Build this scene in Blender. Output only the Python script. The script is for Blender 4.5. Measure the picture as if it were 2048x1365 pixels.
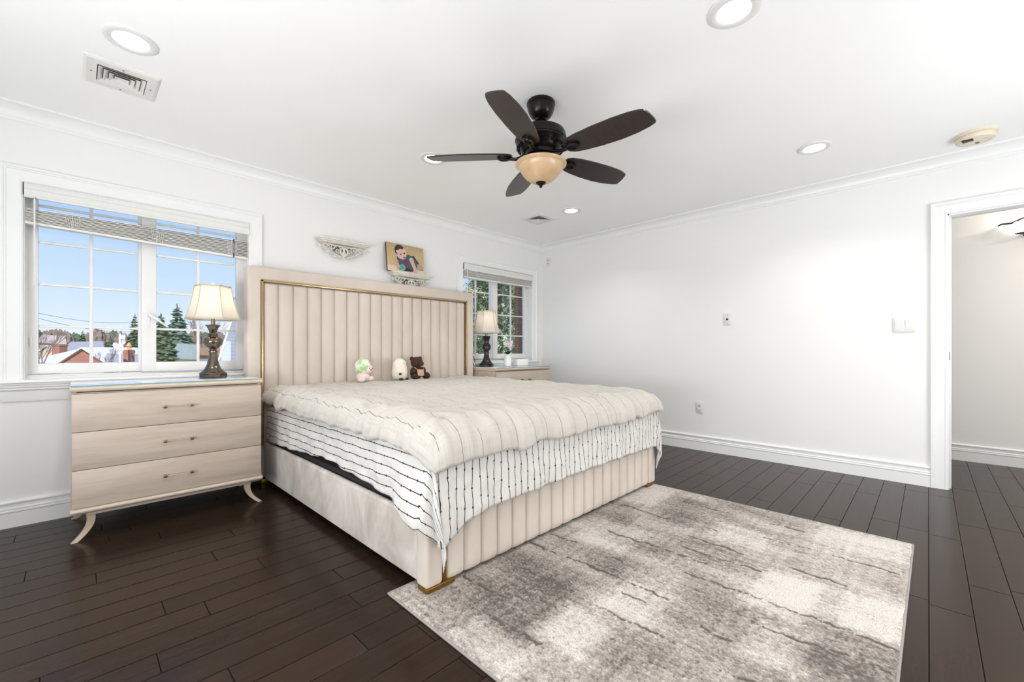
import bpy, bmesh, math, random
from mathutils import Vector, Matrix, noise, Euler
random.seed(7)
PI = math.pi
C = bpy.context.scene.collection
SC = bpy.context.scene
for o in list(bpy.data.objects): bpy.data.objects.remove(o)

# ------------------------------------------------------------------ camera, world, light, exposure
CAMZ, YAW = 1.03, 44.3
cd = bpy.data.cameras.new('camera'); cam = bpy.data.objects.new('camera', cd); C.objects.link(cam)
cd.sensor_width = 36.0; cd.lens = 36.0*853/2048; cd.shift_y = (701-682.5)/2048
cd.clip_start = 0.05; cd.clip_end = 600
cam.location = (0, 0, CAMZ); cam.rotation_euler = (PI/2, 0, math.radians(YAW-90))
SC.camera = cam
vs = SC.view_settings
vs.view_transform = 'Standard'; vs.look = 'None'; vs.gamma = 1.0; vs.use_curve_mapping = False
vs.exposure = 0.30

w = bpy.data.worlds.new('sky'); SC.world = w; w.use_nodes = True
nt = w.node_tree; nt.nodes.clear()
wo = nt.nodes.new('ShaderNodeOutputWorld'); bg = nt.nodes.new('ShaderNodeBackground')
tc = nt.nodes.new('ShaderNodeTexCoord'); sx = nt.nodes.new('ShaderNodeSeparateXYZ'); cr = nt.nodes.new('ShaderNodeValToRGB')
nt.links.new(tc.outputs['Generated'], sx.inputs[0]); nt.links.new(sx.outputs['Z'], cr.inputs[0])
el = cr.color_ramp.elements
el[0].position = 0.0; el[0].color = (0.86, 0.93, 1.0, 1)
el[1].position = 0.30; el[1].color = (0.33, 0.57, 1.0, 1)
e = el.new(0.08); e.color = (0.66, 0.82, 1.0, 1)
e = el.new(0.9); e.color = (0.16, 0.36, 0.85, 1)
bg.inputs[1].default_value = 0.84
nt.links.new(cr.outputs[0], bg.inputs[0]); nt.links.new(bg.outputs[0], wo.inputs[0])

def light(name, kind, loc, power, rot=(0,0,0), col=(1,1,1), **kw):
    d = bpy.data.lights.new(name, kind); d.energy = power; d.color = col
    for k, v in kw.items(): setattr(d, k, v)
    o = bpy.data.objects.new(name, d); C.objects.link(o); o.location = loc; o.rotation_euler = rot
    return o
light('sun', 'SUN', (0, -20, 30), 4.0, (math.radians(48), 0, math.radians(-25)), (1.0, 0.95, 0.88), angle=0.01)
CEIL = 2.46
DOWN = [(0.18, 2.63), (1.865, 2.635), (3.54, 2.61), (1.935, 0.585), (3.64, 0.575), (0.2, 0.58), (0.2, -0.9), (1.93, -0.9), (3.6, -0.9)]
DL_POWER = 4.3
for i, (x, y) in enumerate(DOWN):
    light('downlight_lamp', 'AREA', (x, y, CEIL-0.018), DL_POWER, (0, 0, 0), (1.0, 0.975, 0.945), shape='DISK', size=0.125, spread=math.radians(128))
# unseen fill lights added behind the camera, tilted up to brighten walls and ceiling
light('front_fill_light', 'AREA', (2.7, -1.74, 1.10), 60, (PI/2+math.radians(30), 0, 0), (0.93, 0.97, 1.0), shape='RECTANGLE', size=1.6, size_y=1.3)
light('left_fill_light', 'AREA', (-1.24, 0.9, 1.05), 102, (PI/2+math.radians(30), 0, -PI/2), (0.93, 0.97, 1.0), shape='RECTANGLE', size=2.6, size_y=1.3)

# ------------------------------------------------------------------ materials
def srgb(r, g, b):
    f = lambda c: (c/255/12.92 if c/255 <= 0.04045 else ((c/255+0.055)/1.055)**2.4)
    return (f(r), f(g), f(b), 1)
class N:
    def __init__(s, name):
        s.m = bpy.data.materials.new(name); s.m.use_nodes = True; s.t = s.m.node_tree; s.t.nodes.clear()
        s.out = s.t.nodes.new('ShaderNodeOutputMaterial')
    def n(s, typ, ins=None, **props):
        x = s.t.nodes.new(typ)
        for k, v in props.items(): setattr(x, k, v)
        for k, v in (ins or {}).items():
            if isinstance(v, bpy.types.NodeSocket): s.t.links.new(v, x.inputs[k])
            else: x.inputs[k].default_value = v
        return x
    def math(s, op, a, b=0.0, c=None, clamp=False):
        x = s.t.nodes.new('ShaderNodeMath'); x.operation = op; x.use_clamp = clamp
        for i, v in enumerate((a, b) + ((c,) if c is not None else ())):
            if isinstance(v, bpy.types.NodeSocket): s.t.links.new(v, x.inputs[i])
            else: x.inputs[i].default_value = v
        return x.outputs[0]
    def mix(s, f, a, b):
        x = s.t.nodes.new('ShaderNodeMix'); x.data_type = 'RGBA'
        for i, v in ((0, f), (6, a), (7, b)):
            if isinstance(v, bpy.types.NodeSocket): s.t.links.new(v, x.inputs[i])
            else: x.inputs[i].default_value = v
        return x.outputs[2]
    def ramp(s, f, stops):
        x = s.t.nodes.new('ShaderNodeValToRGB'); s.t.links.new(f, x.inputs[0]); e = x.color_ramp.elements
        e[0].position, e[0].color = stops[0]; e[1].position, e[1].color = stops[-1]
        for p, c in stops[1:-1]:
            q = e.new(p); q.color = c
        return x.outputs[0]
    def bump(s, h, strength=0.3, dist=0.01):
        return s.n('ShaderNodeBump', {'Height': h, 'Strength': strength, 'Distance': dist}).outputs[0]
    def pbr(s, col, rough=0.5, metal=0.0, normal=None, **kw):
        p = s.t.nodes.new('ShaderNodeBsdfPrincipled')
        ins = {'Base Color': col, 'Roughness': rough, 'Metallic': metal}
        ins.update(kw)
        for k, v in ins.items():
            k = k.replace('_', ' ')
            if isinstance(v, bpy.types.NodeSocket): s.t.links.new(v, p.inputs[k])
            else: p.inputs[k].default_value = v
        if normal is not None: s.t.links.new(normal, p.inputs['Normal'])
        s.t.links.new(p.outputs[0], s.out.inputs[0])
        return s.m
    def coord(s, which='Object', scale=(1, 1, 1)):
        t = s.t.nodes.new('ShaderNodeTexCoord')
        m = s.n('ShaderNodeMapping', {'Vector': t.outputs[which], 'Scale': scale})
        return m.outputs[0]
    def noise(s, vec, scale=5, detail=3, rough=0.5, dist=0.0):
        return s.n('ShaderNodeTexNoise', {'Vector': vec, 'Scale': scale, 'Detail': detail, 'Roughness': rough, 'Distortion': dist}).outputs['Fac']

def plain(name, col, rough=0.5, metal=0.0, var=0.06, scale=14, bump=0.0, bscale=60, **kw):
    a = N(name); v = a.coord()
    n1 = a.noise(v, scale, 3)
    c2 = tuple(min(1, x*(1-var)) for x in col[:3]) + (1,); c3 = tuple(min(1, x*(1+var)) for x in col[:3]) + (1,)
    c = a.ramp(n1, [(0.3, c2), (0.7, c3)])
    nb = a.bump(a.noise(v, bscale, 2), bump, 0.002) if bump else None
    return a.pbr(c, rough, metal, nb, **kw)

M = {}
M['wall'] = plain('wall_paint', srgb(240, 239, 237), 0.6, var=0.008, scale=2, bump=0.03, bscale=160)
M['ceil'] = plain('ceiling_paint', srgb(251, 250, 249), 0.7, var=0.006, scale=1.5)
M['trim'] = plain('trim_gloss_paint', srgb(242, 242, 241), 0.3, var=0.008, scale=3)
M['vinyl'] = plain('window_vinyl', srgb(234, 233, 230), 0.35, var=0.01)
M['plastic'] = plain('white_plastic', srgb(226, 225, 222), 0.35, var=0.01)
M['jack'] = plain('dark_socket', srgb(25, 24, 24), 0.5)
M['grey_slot'] = plain('grey_slot', srgb(120, 118, 115), 0.5)
M['blind'] = plain('blind_slats', srgb(240, 236, 229), 0.45, var=0.03, scale=30)
M['blind_white'] = plain('blind_valance', srgb(232, 231, 227), 0.45, var=0.01)
M['black'] = plain('black_cord', srgb(22, 21, 22), 0.5)
M['foundation'] = plain('black_fabric', srgb(38, 38, 40), 0.9, bump=0.2, bscale=400)
M['fan_metal'] = plain('fan_bronze_black', srgb(26, 23, 22), 0.28, 0.5, var=0.15, scale=20)
M['bronze'] = plain('sconce_bronze', srgb(66, 46, 30), 0.45, 0.3, var=0.15)
M['gunmetal'] = plain('polished_gunmetal', srgb(118, 108, 98), 0.16, 1.0, var=0.1)
M['darkmarble'] = plain('dark_bronze_marble', srgb(58, 52, 47), 0.25, 0.5, var=0.45, scale=45)
M['knob'] = plain('aged_brass_post', srgb(140, 124, 104), 0.3, 0.9)
M['gold'] = plain('gold_metal', srgb(190, 164, 120), 0.25, 1.0, var=0.05)
M['antique_gold'] = plain('antique_gold_leg', srgb(150, 112, 48), 0.35, 0.9, var=0.25, scale=60)
M['beige_plastic'] = plain('aged_beige_plastic', srgb(228, 217, 196), 0.45, var=0.03)
M['vent'] = plain('vent_enamel', srgb(228, 226, 222), 0.4, var=0.01)
M['duct'] = plain('dark_duct', srgb(74, 74, 74), 0.8)
M['leaf'] = plain('orchid_leaf', srgb(42, 82, 38), 0.4, var=0.3, scale=30)
M['petal'] = plain('orchid_petal', srgb(236, 222, 226), 0.5, var=0.05)
M['ceramic'] = plain('white_ceramic', srgb(240, 240, 238), 0.2, var=0.01)
M['fur_white'] = plain('cream_plush', srgb(232, 224, 208), 0.95, var=0.06, scale=50, bump=0.5, bscale=260)
M['fur_brown'] = plain('brown_plush', srgb(66, 40, 30), 0.95, var=0.35, scale=60, bump=0.8, bscale=220)
M['fur_pink'] = plain('pink_plush', srgb(236, 212, 208), 0.95, var=0.05, scale=50, bump=0.5, bscale=260)
M['face_pink'] = plain('face_plush', srgb(238, 210, 202), 0.9, var=0.03)
M['apron'] = plain('tan_apron', srgb(200, 172, 142), 0.9, var=0.06)
M['paw'] = plain('dark_paw', srgb(74, 50, 36), 0.9)
def tie_dye():
    a = N('green_white_plush'); v = a.coord()
    n1 = a.noise(v, 16, 3, 0.6)
    c = a.ramp(n1, [(0.40, srgb(236, 236, 226)), (0.58, srgb(168, 206, 138))])
    return a.pbr(c, 0.95, 0, a.bump(a.noise(v, 260, 2), 0.5, 0.003))
M['fur_green'] = tie_dye()

def emit(name, col, s):
    a = N(name); x = a.n('ShaderNodeEmission', {'Color': col, 'Strength': s}); a.t.links.new(x.outputs[0], a.out.inputs[0]); return a.m
M['led'] = emit('led_diffuser', (1, 0.97, 0.93, 1), 6.0)
M['sconce_glass'] = emit('lit_alabaster', (1, 0.95, 0.88, 1), 1.7)

def floor_mat():
    a = N('espresso_plank_floor')
    g = a.n('ShaderNodeNewGeometry'); s = a.n('ShaderNodeSeparateXYZ', {0: g.outputs['Position']})
    x, y = s.outputs['X'], s.outputs['Y']
    PW, PL = 0.125, 0.92
    yr = a.math('DIVIDE', a.math('ADD', y, 0.002+12.5), PW)
    row = a.math('FLOOR', yr); fy = a.math('FRACT', yr)
    wn = a.n('ShaderNodeTexWhiteNoise', {'W': row}, noise_dimensions='1D').outputs['Value']
    xr = a.math('DIVIDE', a.math('ADD', a.math('ADD', x, 20.0), a.math('MULTIPLY', wn, 7.0)), PL)
    cell = a.math('FLOOR', xr); fx = a.math('FRACT', xr)
    key = a.n('ShaderNodeCombineXYZ', {0: row, 1: cell}).outputs[0]
    pv = a.n('ShaderNodeTexWhiteNoise', {'Vector': key}, noise_dimensions='2D').outputs['Value']
    # distance to plank edges, metres
    ey = a.math('MULTIPLY', a.math('MINIMUM', fy, a.math('SUBTRACT', 1.0, fy)), PW)
    ex = a.math('MULTIPLY', a.math('MINIMUM', fx, a.math('SUBTRACT', 1.0, fx)), PL)
    ed = a.math('MINIMUM', ey, ex)
    gap = a.math('SUBTRACT', 2.0, a.math('DIVIDE', ed, 0.0012), clamp=True)
    bev = a.math('DIVIDE', ed, 0.004, clamp=True)
    vec = a.n('ShaderNodeCombineXYZ', {0: a.math('MULTIPLY', x, 1.2), 1: a.math('MULTIPLY', y, 22.0), 2: a.math('MULTIPLY', pv, 40.0)}).outputs[0]
    grain = a.noise(vec, 2.6, 4, 0.6, 0.4)
    base = a.ramp(grain, [(0.25, (0.0215, 0.0126, 0.0085, 1)), (0.78, (0.0320, 0.0192, 0.0130, 1))])
    tone = a.math('ADD', a.math('MULTIPLY', pv, 0.28), 0.86)
    base = a.n('ShaderNodeVectorMath', {0: base, 1: a.n('ShaderNodeCombineXYZ', {0: tone, 1: tone, 2: tone}).outputs[0]}, operation='MULTIPLY').outputs[0]
    col = a.mix(gap, base, (0.010, 0.007, 0.006, 1))
    h = a.math('ADD', bev, a.math('MULTIPLY', grain, 0.10))
    h = a.math('ADD', h, a.math('MULTIPLY', a.noise(g.outputs['Position'], 3.0, 2), 0.5))
    nb = a.bump(h, 0.6, 0.0016)
    rg = a.math('ADD', a.math('MULTIPLY', grain, 0.10), 0.17)
    sp = a.math('MULTIPLY', a.math('SUBTRACT', 1.0, gap), 0.15)
    return a.pbr(col, rg, 0, nb, Specular_IOR_Level=sp, Specular_Tint=(0.95, 0.80, 0.68, 1))
M['floor'] = floor_mat()

def wood_mat():
    a = N('pale_greige_wood'); v = a.coord('Object', (1.0, 9.0, 12.0))
    n1 = a.noise(v, 1.6, 4, 0.6, 0.6); n2 = a.noise(v, 9.0, 3, 0.6)
    f = a.math('ADD', a.math('MULTIPLY', n1, 0.75), a.math('MULTIPLY', n2, 0.25))
    c = a.ramp(f, [(0.32, srgb(180, 164, 149)), (0.52, srgb(194, 178, 163)), (0.70, srgb(203, 189, 175))])
    return a.pbr(c, 0.42, 0, a.bump(n2, 0.06, 0.001))
M['wood'] = wood_mat()
M['leg_wood'] = plain('greige_leg', srgb(182, 163, 143), 0.45, var=0.05, scale=20)
M['wood_edge'] = plain('greige_wood_edge', srgb(202, 187, 169), 0.4, var=0.04, scale=20)

def velvet(name, c1, c2, sc=3.0):
    a = N(name); v = a.coord('Object', (1, 1, 0.6))
    n1 = a.noise(v, sc, 4, 0.6, 0.5)
    c = a.ramp(n1, [(0.32, c1), (0.68, c2)])
    return a.pbr(c, 0.85, 0, a.bump(a.noise(a.coord(), 400, 1), 0.12, 0.001), Sheen_Weight=0.35, Sheen_Roughness=0.4, Specular_IOR_Level=0.2)
M['velvet'] = velvet('cream_velvet', srgb(204, 191, 179), srgb(213, 201, 190))
M['velvet_rail'] = velvet('crushed_silver_velvet', srgb(172, 163, 154), srgb(214, 206, 198), 5.0)

def coverlet_mat():
    a = N('striped_coverlet')
    uv = a.t.nodes.new('ShaderNodeUVMap'); uv.uv_map = 'UVMap'
    s = a.n('ShaderNodeSeparateXYZ', {0: uv.outputs[0]}); u, v = s.outputs[0], s.outputs[1]
    wob = a.math('MULTIPLY', a.math('SUBTRACT', a.noise(uv.outputs[0], 9, 2), 0.5), 0.010)
    SP = 0.045
    fu = a.math('FRACT', a.math('DIVIDE', a.math('ADD', u, a.math('ADD', wob, 5.0)), SP))
    du = a.math('MULTIPLY', a.math('ABSOLUTE', a.math('SUBTRACT', fu, 0.5)), SP)
    line = a.math('LESS_THAN', du, 0.0021)
    row = a.math('FLOOR', a.math('DIVIDE', a.math('ADD', u, 5.0), SP))
    wn = a.n('ShaderNodeTexWhiteNoise', {'W': row}, noise_dimensions='1D').outputs['Value']
    DS = 0.085
    fv = a.math('FRACT', a.math('ADD', a.math('DIVIDE', a.math('ADD', v, 5.0), DS), wn))
    dv = a.math('MULTIPLY', a.math('ABSOLUTE', a.math('SUBTRACT', fv, 0.5)), DS)
    rr = a.math('SQRT', a.math('ADD', a.math('MULTIPLY', du, du), a.math('MULTIPLY', dv, dv)))
    dot = a.math('LESS_THAN', rr, 0.0052)
    mk = a.math('MAXIMUM', line, dot)
    wv = a.noise(a.n('ShaderNodeMapping', {'Vector': uv.outputs[0], 'Scale': (60, 160, 1)}).outputs[0], 3, 2)
    base = a.ramp(wv, [(0.3, srgb(202, 198, 193)), (0.7, srgb(219, 216, 212))])
    c = a.mix(mk, base, srgb(34, 32, 34))
    return a.pbr(c, 0.9, 0, a.bump(wv, 0.25, 0.002), Sheen_Weight=0.15)
M['coverlet'] = coverlet_mat()

def duvet_mat():
    a = N('linen_duvet')
    uv = a.t.nodes.new('ShaderNodeUVMap'); uv.uv_map = 'UVMap'
    s = a.n('ShaderNodeSeparateXYZ', {0: uv.outputs[0]}); u = s.outputs[0]; v = s.outputs[1]
    wob = a.math('MULTIPLY', a.math('SUBTRACT', a.noise(uv.outputs[0], 6, 2), 0.5), 0.012)
    SP = 0.115
    fu = a.math('FRACT', a.math('DIVIDE', a.math('ADD', u, a.math('ADD', wob, 5.0)), SP))
    du = a.math('MULTIPLY', a.math('ABSOLUTE', a.math('SUBTRACT', fu, 0.5)), SP)
    br = a.noise(a.n('ShaderNodeMapping', {'Vector': uv.outputs[0], 'Scale': (40, 5, 1)}).outputs[0], 1.0, 2)
    line = a.math('MULTIPLY', a.math('LESS_THAN', du, 0.0015), a.math('MULTIPLY', a.math('GREATER_THAN', br, 0.40), 0.8))
    t1 = a.noise(a.n('ShaderNodeMapping', {'Vector': uv.outputs[0], 'Scale': (170, 9, 1)}).outputs[0], 1.0, 3)
    t2 = a.noise(a.n('ShaderNodeMapping', {'Vector': uv.outputs[0], 'Scale': (9, 170, 1)}).outputs[0], 1.0, 3)
    f = a.math('ADD', a.math('MULTIPLY', t1, 0.6), a.math('MULTIPLY', t2, 0.4))
    base = a.ramp(f, [(0.30, srgb(172, 166, 158)), (0.46, srgb(192, 186, 178)), (0.72, srgb(202, 196, 188))])
    c = a.mix(line, base, srgb(78, 75, 74))
    return a.pbr(c, 0.9, 0, a.bump(f, 0.2, 0.002), Sheen_Weight=0.15)
M['duvet'] = duvet_mat()

def shade_mat():
    a = N('cream_shade_linen'); v = a.coord('Object', (1, 1, 1))
    n1 = a.noise(v, 300, 2)
    c = a.ramp(n1, [(0.3, srgb(232, 226, 216)), (0.7, srgb(243, 238, 230))])
    d = a.n('ShaderNodeBsdfDiffuse', {'Color': c}); t = a.n('ShaderNodeBsdfTranslucent', {'Color': c})
    mx = a.n('ShaderNodeMixShader', {0: 0.45, 1: d.outputs[0], 2: t.outputs[0]})
    a.t.links.new(mx.outputs[0], a.out.inputs[0]); return a.m
M['shade'] = shade_mat()
M['piping'] = plain('shade_piping', srgb(206, 192, 170), 0.8)

def bowl_mat():
    a = N('amber_alabaster_glass'); v = a.coord('Object', (1, 1, 1.4))
    n1 = a.noise(v, 6, 3, 0.6, 1.2)
    c = a.ramp(n1, [(0.3, srgb(196, 162, 124)), (0.7, srgb(216, 188, 150))])
    return a.pbr(c, 0.3, 0, None, Subsurface_Weight=0.25, Subsurface_Radius=(0.02, 0.015, 0.01))
M['bowl'] = bowl_mat()
def blade_mat():
    a = N('espresso_blade'); v = a.coord('Object', (3, 30, 30))
    n1 = a.noise(v, 2, 3)
    c = a.ramp(n1, [(0.3, srgb(36, 27, 24)), (0.7, srgb(48, 37, 33))])
    return a.pbr(c, 0.30, 0)
M['blade'] = blade_mat()

def glass_mat(name, tint=(1, 1, 1, 1)):
    a = N(name)
    tr = a.n('ShaderNodeBsdfTransparent', {'Color': tint}); gl = a.n('ShaderNodeBsdfGlossy', {'Color': (1, 1, 1, 1), 'Roughness': 0.0})
    fr = a.n('ShaderNodeFresnel', {'IOR': 1.45})
    back = a.n('ShaderNodeNewGeometry').outputs['Backfacing']      # the exit face of the pane reflects nothing
    f = a.math('MULTIPLY', fr.outputs[0], a.math('SUBTRACT', 1.0, back))
    mx = a.n('ShaderNodeMixShader', {0: f, 1: tr.outputs[0], 2: gl.outputs[0]})
    a.t.links.new(mx.outputs[0], a.out.inputs[0]); return a.m
M['pane'] = glass_mat('window_glass')
def acrylic():
    a = N('clear_acrylic')
    tr = a.n('ShaderNodeBsdfTransparent', {'Color': (.96, .95, .93, 1)}); gl = a.n('ShaderNodeBsdfGlossy', {'Color': (1, 1, 1, 1), 'Roughness': 0.08})
    mx = a.n('ShaderNodeMixShader', {0: .18, 1: tr.outputs[0], 2: gl.outputs[0]}); a.t.links.new(mx.outputs[0], a.out.inputs[0]); return a.m
M['acrylic'] = acrylic()
def glasstop():
    a = N('glass_top')
    return a.pbr((0.80, 0.83, 0.84, 1), 0.06, 0, None, Coat_Weight=1.0, Coat_Roughness=0.03, Specular_IOR_Level=0.8)
M['glasstop'] = glasstop()
M['glassedge'] = plain('green_glass_edge', srgb(120, 160, 165), 0.2)

def attr_mat(name, rough=0.9, fuzz=None, **kw):
    a = N(name); at = a.n('ShaderNodeAttribute', attribute_name='Col')
    c = at.outputs['Color']; nb = None
    if fuzz:
        v = a.coord(); n1 = a.noise(v, fuzz, 2, 0.7)
        k = a.math('ADD', a.math('MULTIPLY', n1, 1.7), 0.18)
        c = a.n('ShaderNodeVectorMath', {0: c, 1: a.n('ShaderNodeCombineXYZ', {0: k, 1: k, 2: k}).outputs[0]}, operation='MULTIPLY').outputs[0]
        nb = a.bump(n1, 0.8, 0.006)
    return a.pbr(c, rough, 0, nb, **kw)
M['rug'] = attr_mat('mottled_rug_pile', 0.95, 230)
M['print'] = attr_mat('printed_photo', 0.12)
M['rug_edge'] = plain('rug_binding', srgb(150, 143, 138), 0.9)

# outdoor
M['roof_white'] = plain('pale_shingle', srgb(214, 212, 210), 0.9, var=0.08, scale=2)
M['roof_grey'] = plain('grey_shingle', srgb(158, 158, 160), 0.9, var=0.12, scale=2)
M['roof_green'] = plain('greengrey_shingle', srgb(150, 158, 150), 0.9, var=0.1, scale=2)
M['roof_brown'] = plain('brown_shingle', srgb(150, 116, 84), 0.9, var=0.15, scale=3)
M['siding_white'] = plain('white_siding', srgb(226, 224, 220), 0.8, var=0.03)
M['siding_tan'] = plain('tan_siding', srgb(206, 186, 158), 0.8, var=0.05)
M['siding_pink'] = plain('pale_stone_siding', srgb(190, 172, 158), 0.8, var=0.12)
M['siding_grey'] = plain('grey_siding', srgb(140, 136, 136), 0.8, var=0.05)
def lap(name, c1, c2, h=0.12):
    a = N(name); g = a.n('ShaderNodeNewGeometry'); s = a.n('ShaderNodeSeparateXYZ', {0: g.outputs['Position']})
    f = a.math('FRACT', a.math('DIVIDE', a.math('ADD', s.outputs['Z'], 20.0), h))
    c = a.mix(a.math('LESS_THAN', f, 0.1), c1, c2)
    return a.pbr(c, 0.8)
M['siding_blue'] = lap('bluegrey_lap_siding', srgb(150, 158, 174), srgb(112, 120, 138), 0.16)
def brick_mat(name, c1, c2, mortar, sc=3.0):
    a = N(name); g = a.n('ShaderNodeTexCoord')
    s = a.n('ShaderNodeSeparateXYZ', {0: g.outputs['Object']})
    v = a.n('ShaderNodeCombineXYZ', {0: a.math('ADD', s.outputs['X'], s.outputs['Y']), 1: s.outputs['Z']}).outputs[0]
    b = a.n('ShaderNodeTexBrick', {'Vector': v, 'Color1': c1, 'Color2': c2, 'Mortar': mortar, 'Scale': sc, 'Mortar Size': 0.02})
    return a.pbr(b.outputs['Color'], 0.9)
M['brick'] = brick_mat('red_brick', srgb(168, 96, 74), srgb(146, 80, 62), srgb(190, 170, 158))
M['brick_dark'] = brick_mat('brown_brick', srgb(150, 108, 84), srgb(134, 94, 72), srgb(168, 140, 120), 7.0)
M['terracotta'] = plain('terracotta_pot', srgb(214, 160, 110), 0.8)
M['conifer'] = plain('conifer_needles', srgb(84, 102, 68), 0.9, var=0.5, scale=2.5)
M['conifer_b'] = plain('blue_conifer_needles', srgb(90, 110, 92), 0.9, var=0.45, scale=2.5)
M['pine_leaf'] = plain('pine_spray', srgb(176, 190, 138), 0.7, var=0.55, scale=5)
M['pine_dark'] = plain('pine_spray_dark', srgb(84, 110, 78), 0.8, var=0.5, scale=5)
M['bark'] = plain('bark', srgb(112, 98, 86), 0.9, var=0.2)
M['twigs'] = plain('bare_twigs', srgb(128, 112, 102), 0.95, var=0.3, scale=1.2)
M['ground'] = plain('winter_lawn', srgb(140, 136, 112), 0.95, var=0.25, scale=0.3)
M['pole_white'] = plain('white_painted_metal', srgb(238, 238, 238), 0.5)

# ------------------------------------------------------------------ mesh helpers
def box(bm, x0, x1, y0, y1, z0, z1, bev=0.0, seg=2):
    m = Matrix.Translation(((x0+x1)/2, (y0+y1)/2, (z0+z1)/2)) @ Matrix.Diagonal((abs(x1-x0), abs(y1-y0), abs(z1-z0), 1))
    r = bmesh.ops.create_cube(bm, size=1.0, matrix=m)
    if bev:
        es = set()
        for v in r['verts']: es.update(v.link_edges)
        bmesh.ops.bevel(bm, geom=list(es), offset=bev, segments=seg, affect='EDGES', profile=0.5, clamp_overlap=True)
def lathe(bm, prof, seg=32, c=(0, 0, 0), axis='Z', rot=None, phase=0.0, scale=(1, 1)):
    rings = []
    for r, z in prof:
        ring = []
        for i in range(seg):
            a = 2*PI*i/seg + phase
            p = Vector((r*math.cos(a)*scale[0], r*math.sin(a)*scale[1], z))
            if axis == 'Y': p = Vector((p.x, -p.z, p.y))
            if axis == 'X': p = Vector((-p.z, p.y, p.x))
            if rot: p = rot @ p
            ring.append(bm.verts.new(p + Vector(c)))
        rings.append(ring)
    for a, b in zip(rings, rings[1:]):
        for i in range(seg):
            bm.faces.new((a[i], a[(i+1) % seg], b[(i+1) % seg], b[i]))
    if prof[0][0] > 1e-5: bm.faces.new(list(reversed(rings[0])))
    if prof[-1][0] > 1e-5: bm.faces.new(rings[-1])
def tube(bm, pts, rad, seg=8, flat=1.0):
    pts = [Vector(p) for p in pts]; n = len(pts)
    rs = rad if isinstance(rad, (list, tuple)) else [rad]*n
    rings = []; up = Vector((0, 0, 1))
    prev = None
    for i, p in enumerate(pts):
        t = (pts[min(i+1, n-1)] - pts[max(i-1, 0)]).normalized()
        if prev is None:
            a = up if abs(t.dot(up)) < 0.95 else Vector((1, 0, 0))
            s = t.cross(a).normalized()
        else:
            s = (prev - t*prev.dot(t)).normalized()
        prev = s; q = t.cross(s).normalized()
        rings.append([bm.verts.new(p + (s*math.cos(2*PI*k/seg) + q*math.sin(2*PI*k/seg)*flat)*rs[i]) for k in range(seg)])
    for a, b in zip(rings, rings[1:]):
        for k in range(seg): bm.faces.new((a[k], a[(k+1) % seg], b[(k+1) % seg], b[k]))
    bm.faces.new(list(reversed(rings[0]))); bm.faces.new(rings[-1])
def prism(bm, poly, f0, f1):
    """poly of 2-d points; f0/f1 map a 2-d point to the two end faces"""
    a = [bm.verts.new(f0(*p)) for p in poly]; b = [bm.verts.new(f1(*p)) for p in poly]
    n = len(poly)
    for i in range(n): bm.faces.new((a[i], a[(i+1) % n], b[(i+1) % n], b[i]))
    bm.faces.new(list(reversed(a))); bm.faces.new(b)
def sheet(bm, fn, nu, nv, uvfn=None):
    vs_ = [[bm.verts.new(fn(i/nu, j/nv)) for i in range(nu+1)] for j in range(nv+1)]
    lay = bm.loops.layers.uv.new('UVMap') if uvfn else None
    for j in range(nv):
        for i in range(nu):
            f = bm.faces.new((vs_[j][i], vs_[j][i+1], vs_[j+1][i+1], vs_[j+1][i]))
            if lay:
                for l, (a, b) in zip(f.loops, ((i, j), (i+1, j), (i+1, j+1), (i, j+1))): l[lay].uv = uvfn(a/nu, b/nv)
    return vs_
def blob(bm, c, r, rot=None, sub=3, nz=0.0, nf=1.0):
    res = bmesh.ops.create_icosphere(bm, subdivisions=sub, radius=1.0)
    for v in res['verts']:
        d = v.co.copy()
        k = 1.0 + (noise.noise(d*nf + Vector(c)) * nz if nz else 0)
        p = Vector((d.x*r[0]*k, d.y*r[1]*k, d.z*r[2]*k))
        if rot: p = rot @ p
        v.co = p + Vector(c)
def finish(bm, fix=True):
    if fix: bmesh.ops.recalc_face_normals(bm, faces=bm.faces[:])
def obj(name, bm, m, parent=None, smooth=38, fix=True):
    if callable(bm) and not isinstance(bm, bmesh.types.BMesh):
        b = bmesh.new(); bm(b); bm = b
    finish(bm, fix)
    me = bpy.data.meshes.new(name); bm.to_mesh(me); bm.free()
    mats = m if isinstance(m, (list, tuple)) else [m]
    for x in mats: me.materials.append(x)
    for p in me.polygons: p.use_smooth = True
    me.set_sharp_from_angle(angle=math.radians(smooth))
    o = bpy.data.objects.new(name, me); C.objects.link(o)
    if parent: o.parent = parent
    return o
def thing(name, label, cat, loc=(0, 0, 0), rz=0.0, group=None):
    o = bpy.data.objects.new(name, None); C.objects.link(o); o.empty_display_size = 0.1
    o.location = loc; o.rotation_euler = (0, 0, rz)
    return tag(o, label, cat, group)
def tag(o, label, cat, group=None, kind=None):
    o['label'] = label; o['category'] = cat
    if group: o['group'] = group
    if kind: o['kind'] = kind
    return o
def struct(name, bm, m, parent=None, label=None, **k):
    o = obj(name, bm, m, parent, **k)
    if not parent: o['kind'] = 'structure'; 
    return o
def structroot(name, loc=(0, 0, 0)):
    o = bpy.data.objects.new(name, None); C.objects.link(o); o.location = loc; o['kind'] = 'structure'; return o
def copy_tree(o, parent=None):
    c = o.copy(); C.objects.link(c)
    if parent: c.parent = parent
    for ch in list(o.children): copy_tree(ch, c)
    return c
def bmk(*calls):
    b = bmesh.new()
    for f, *a in calls: f(b, *a)
    return b

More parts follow.
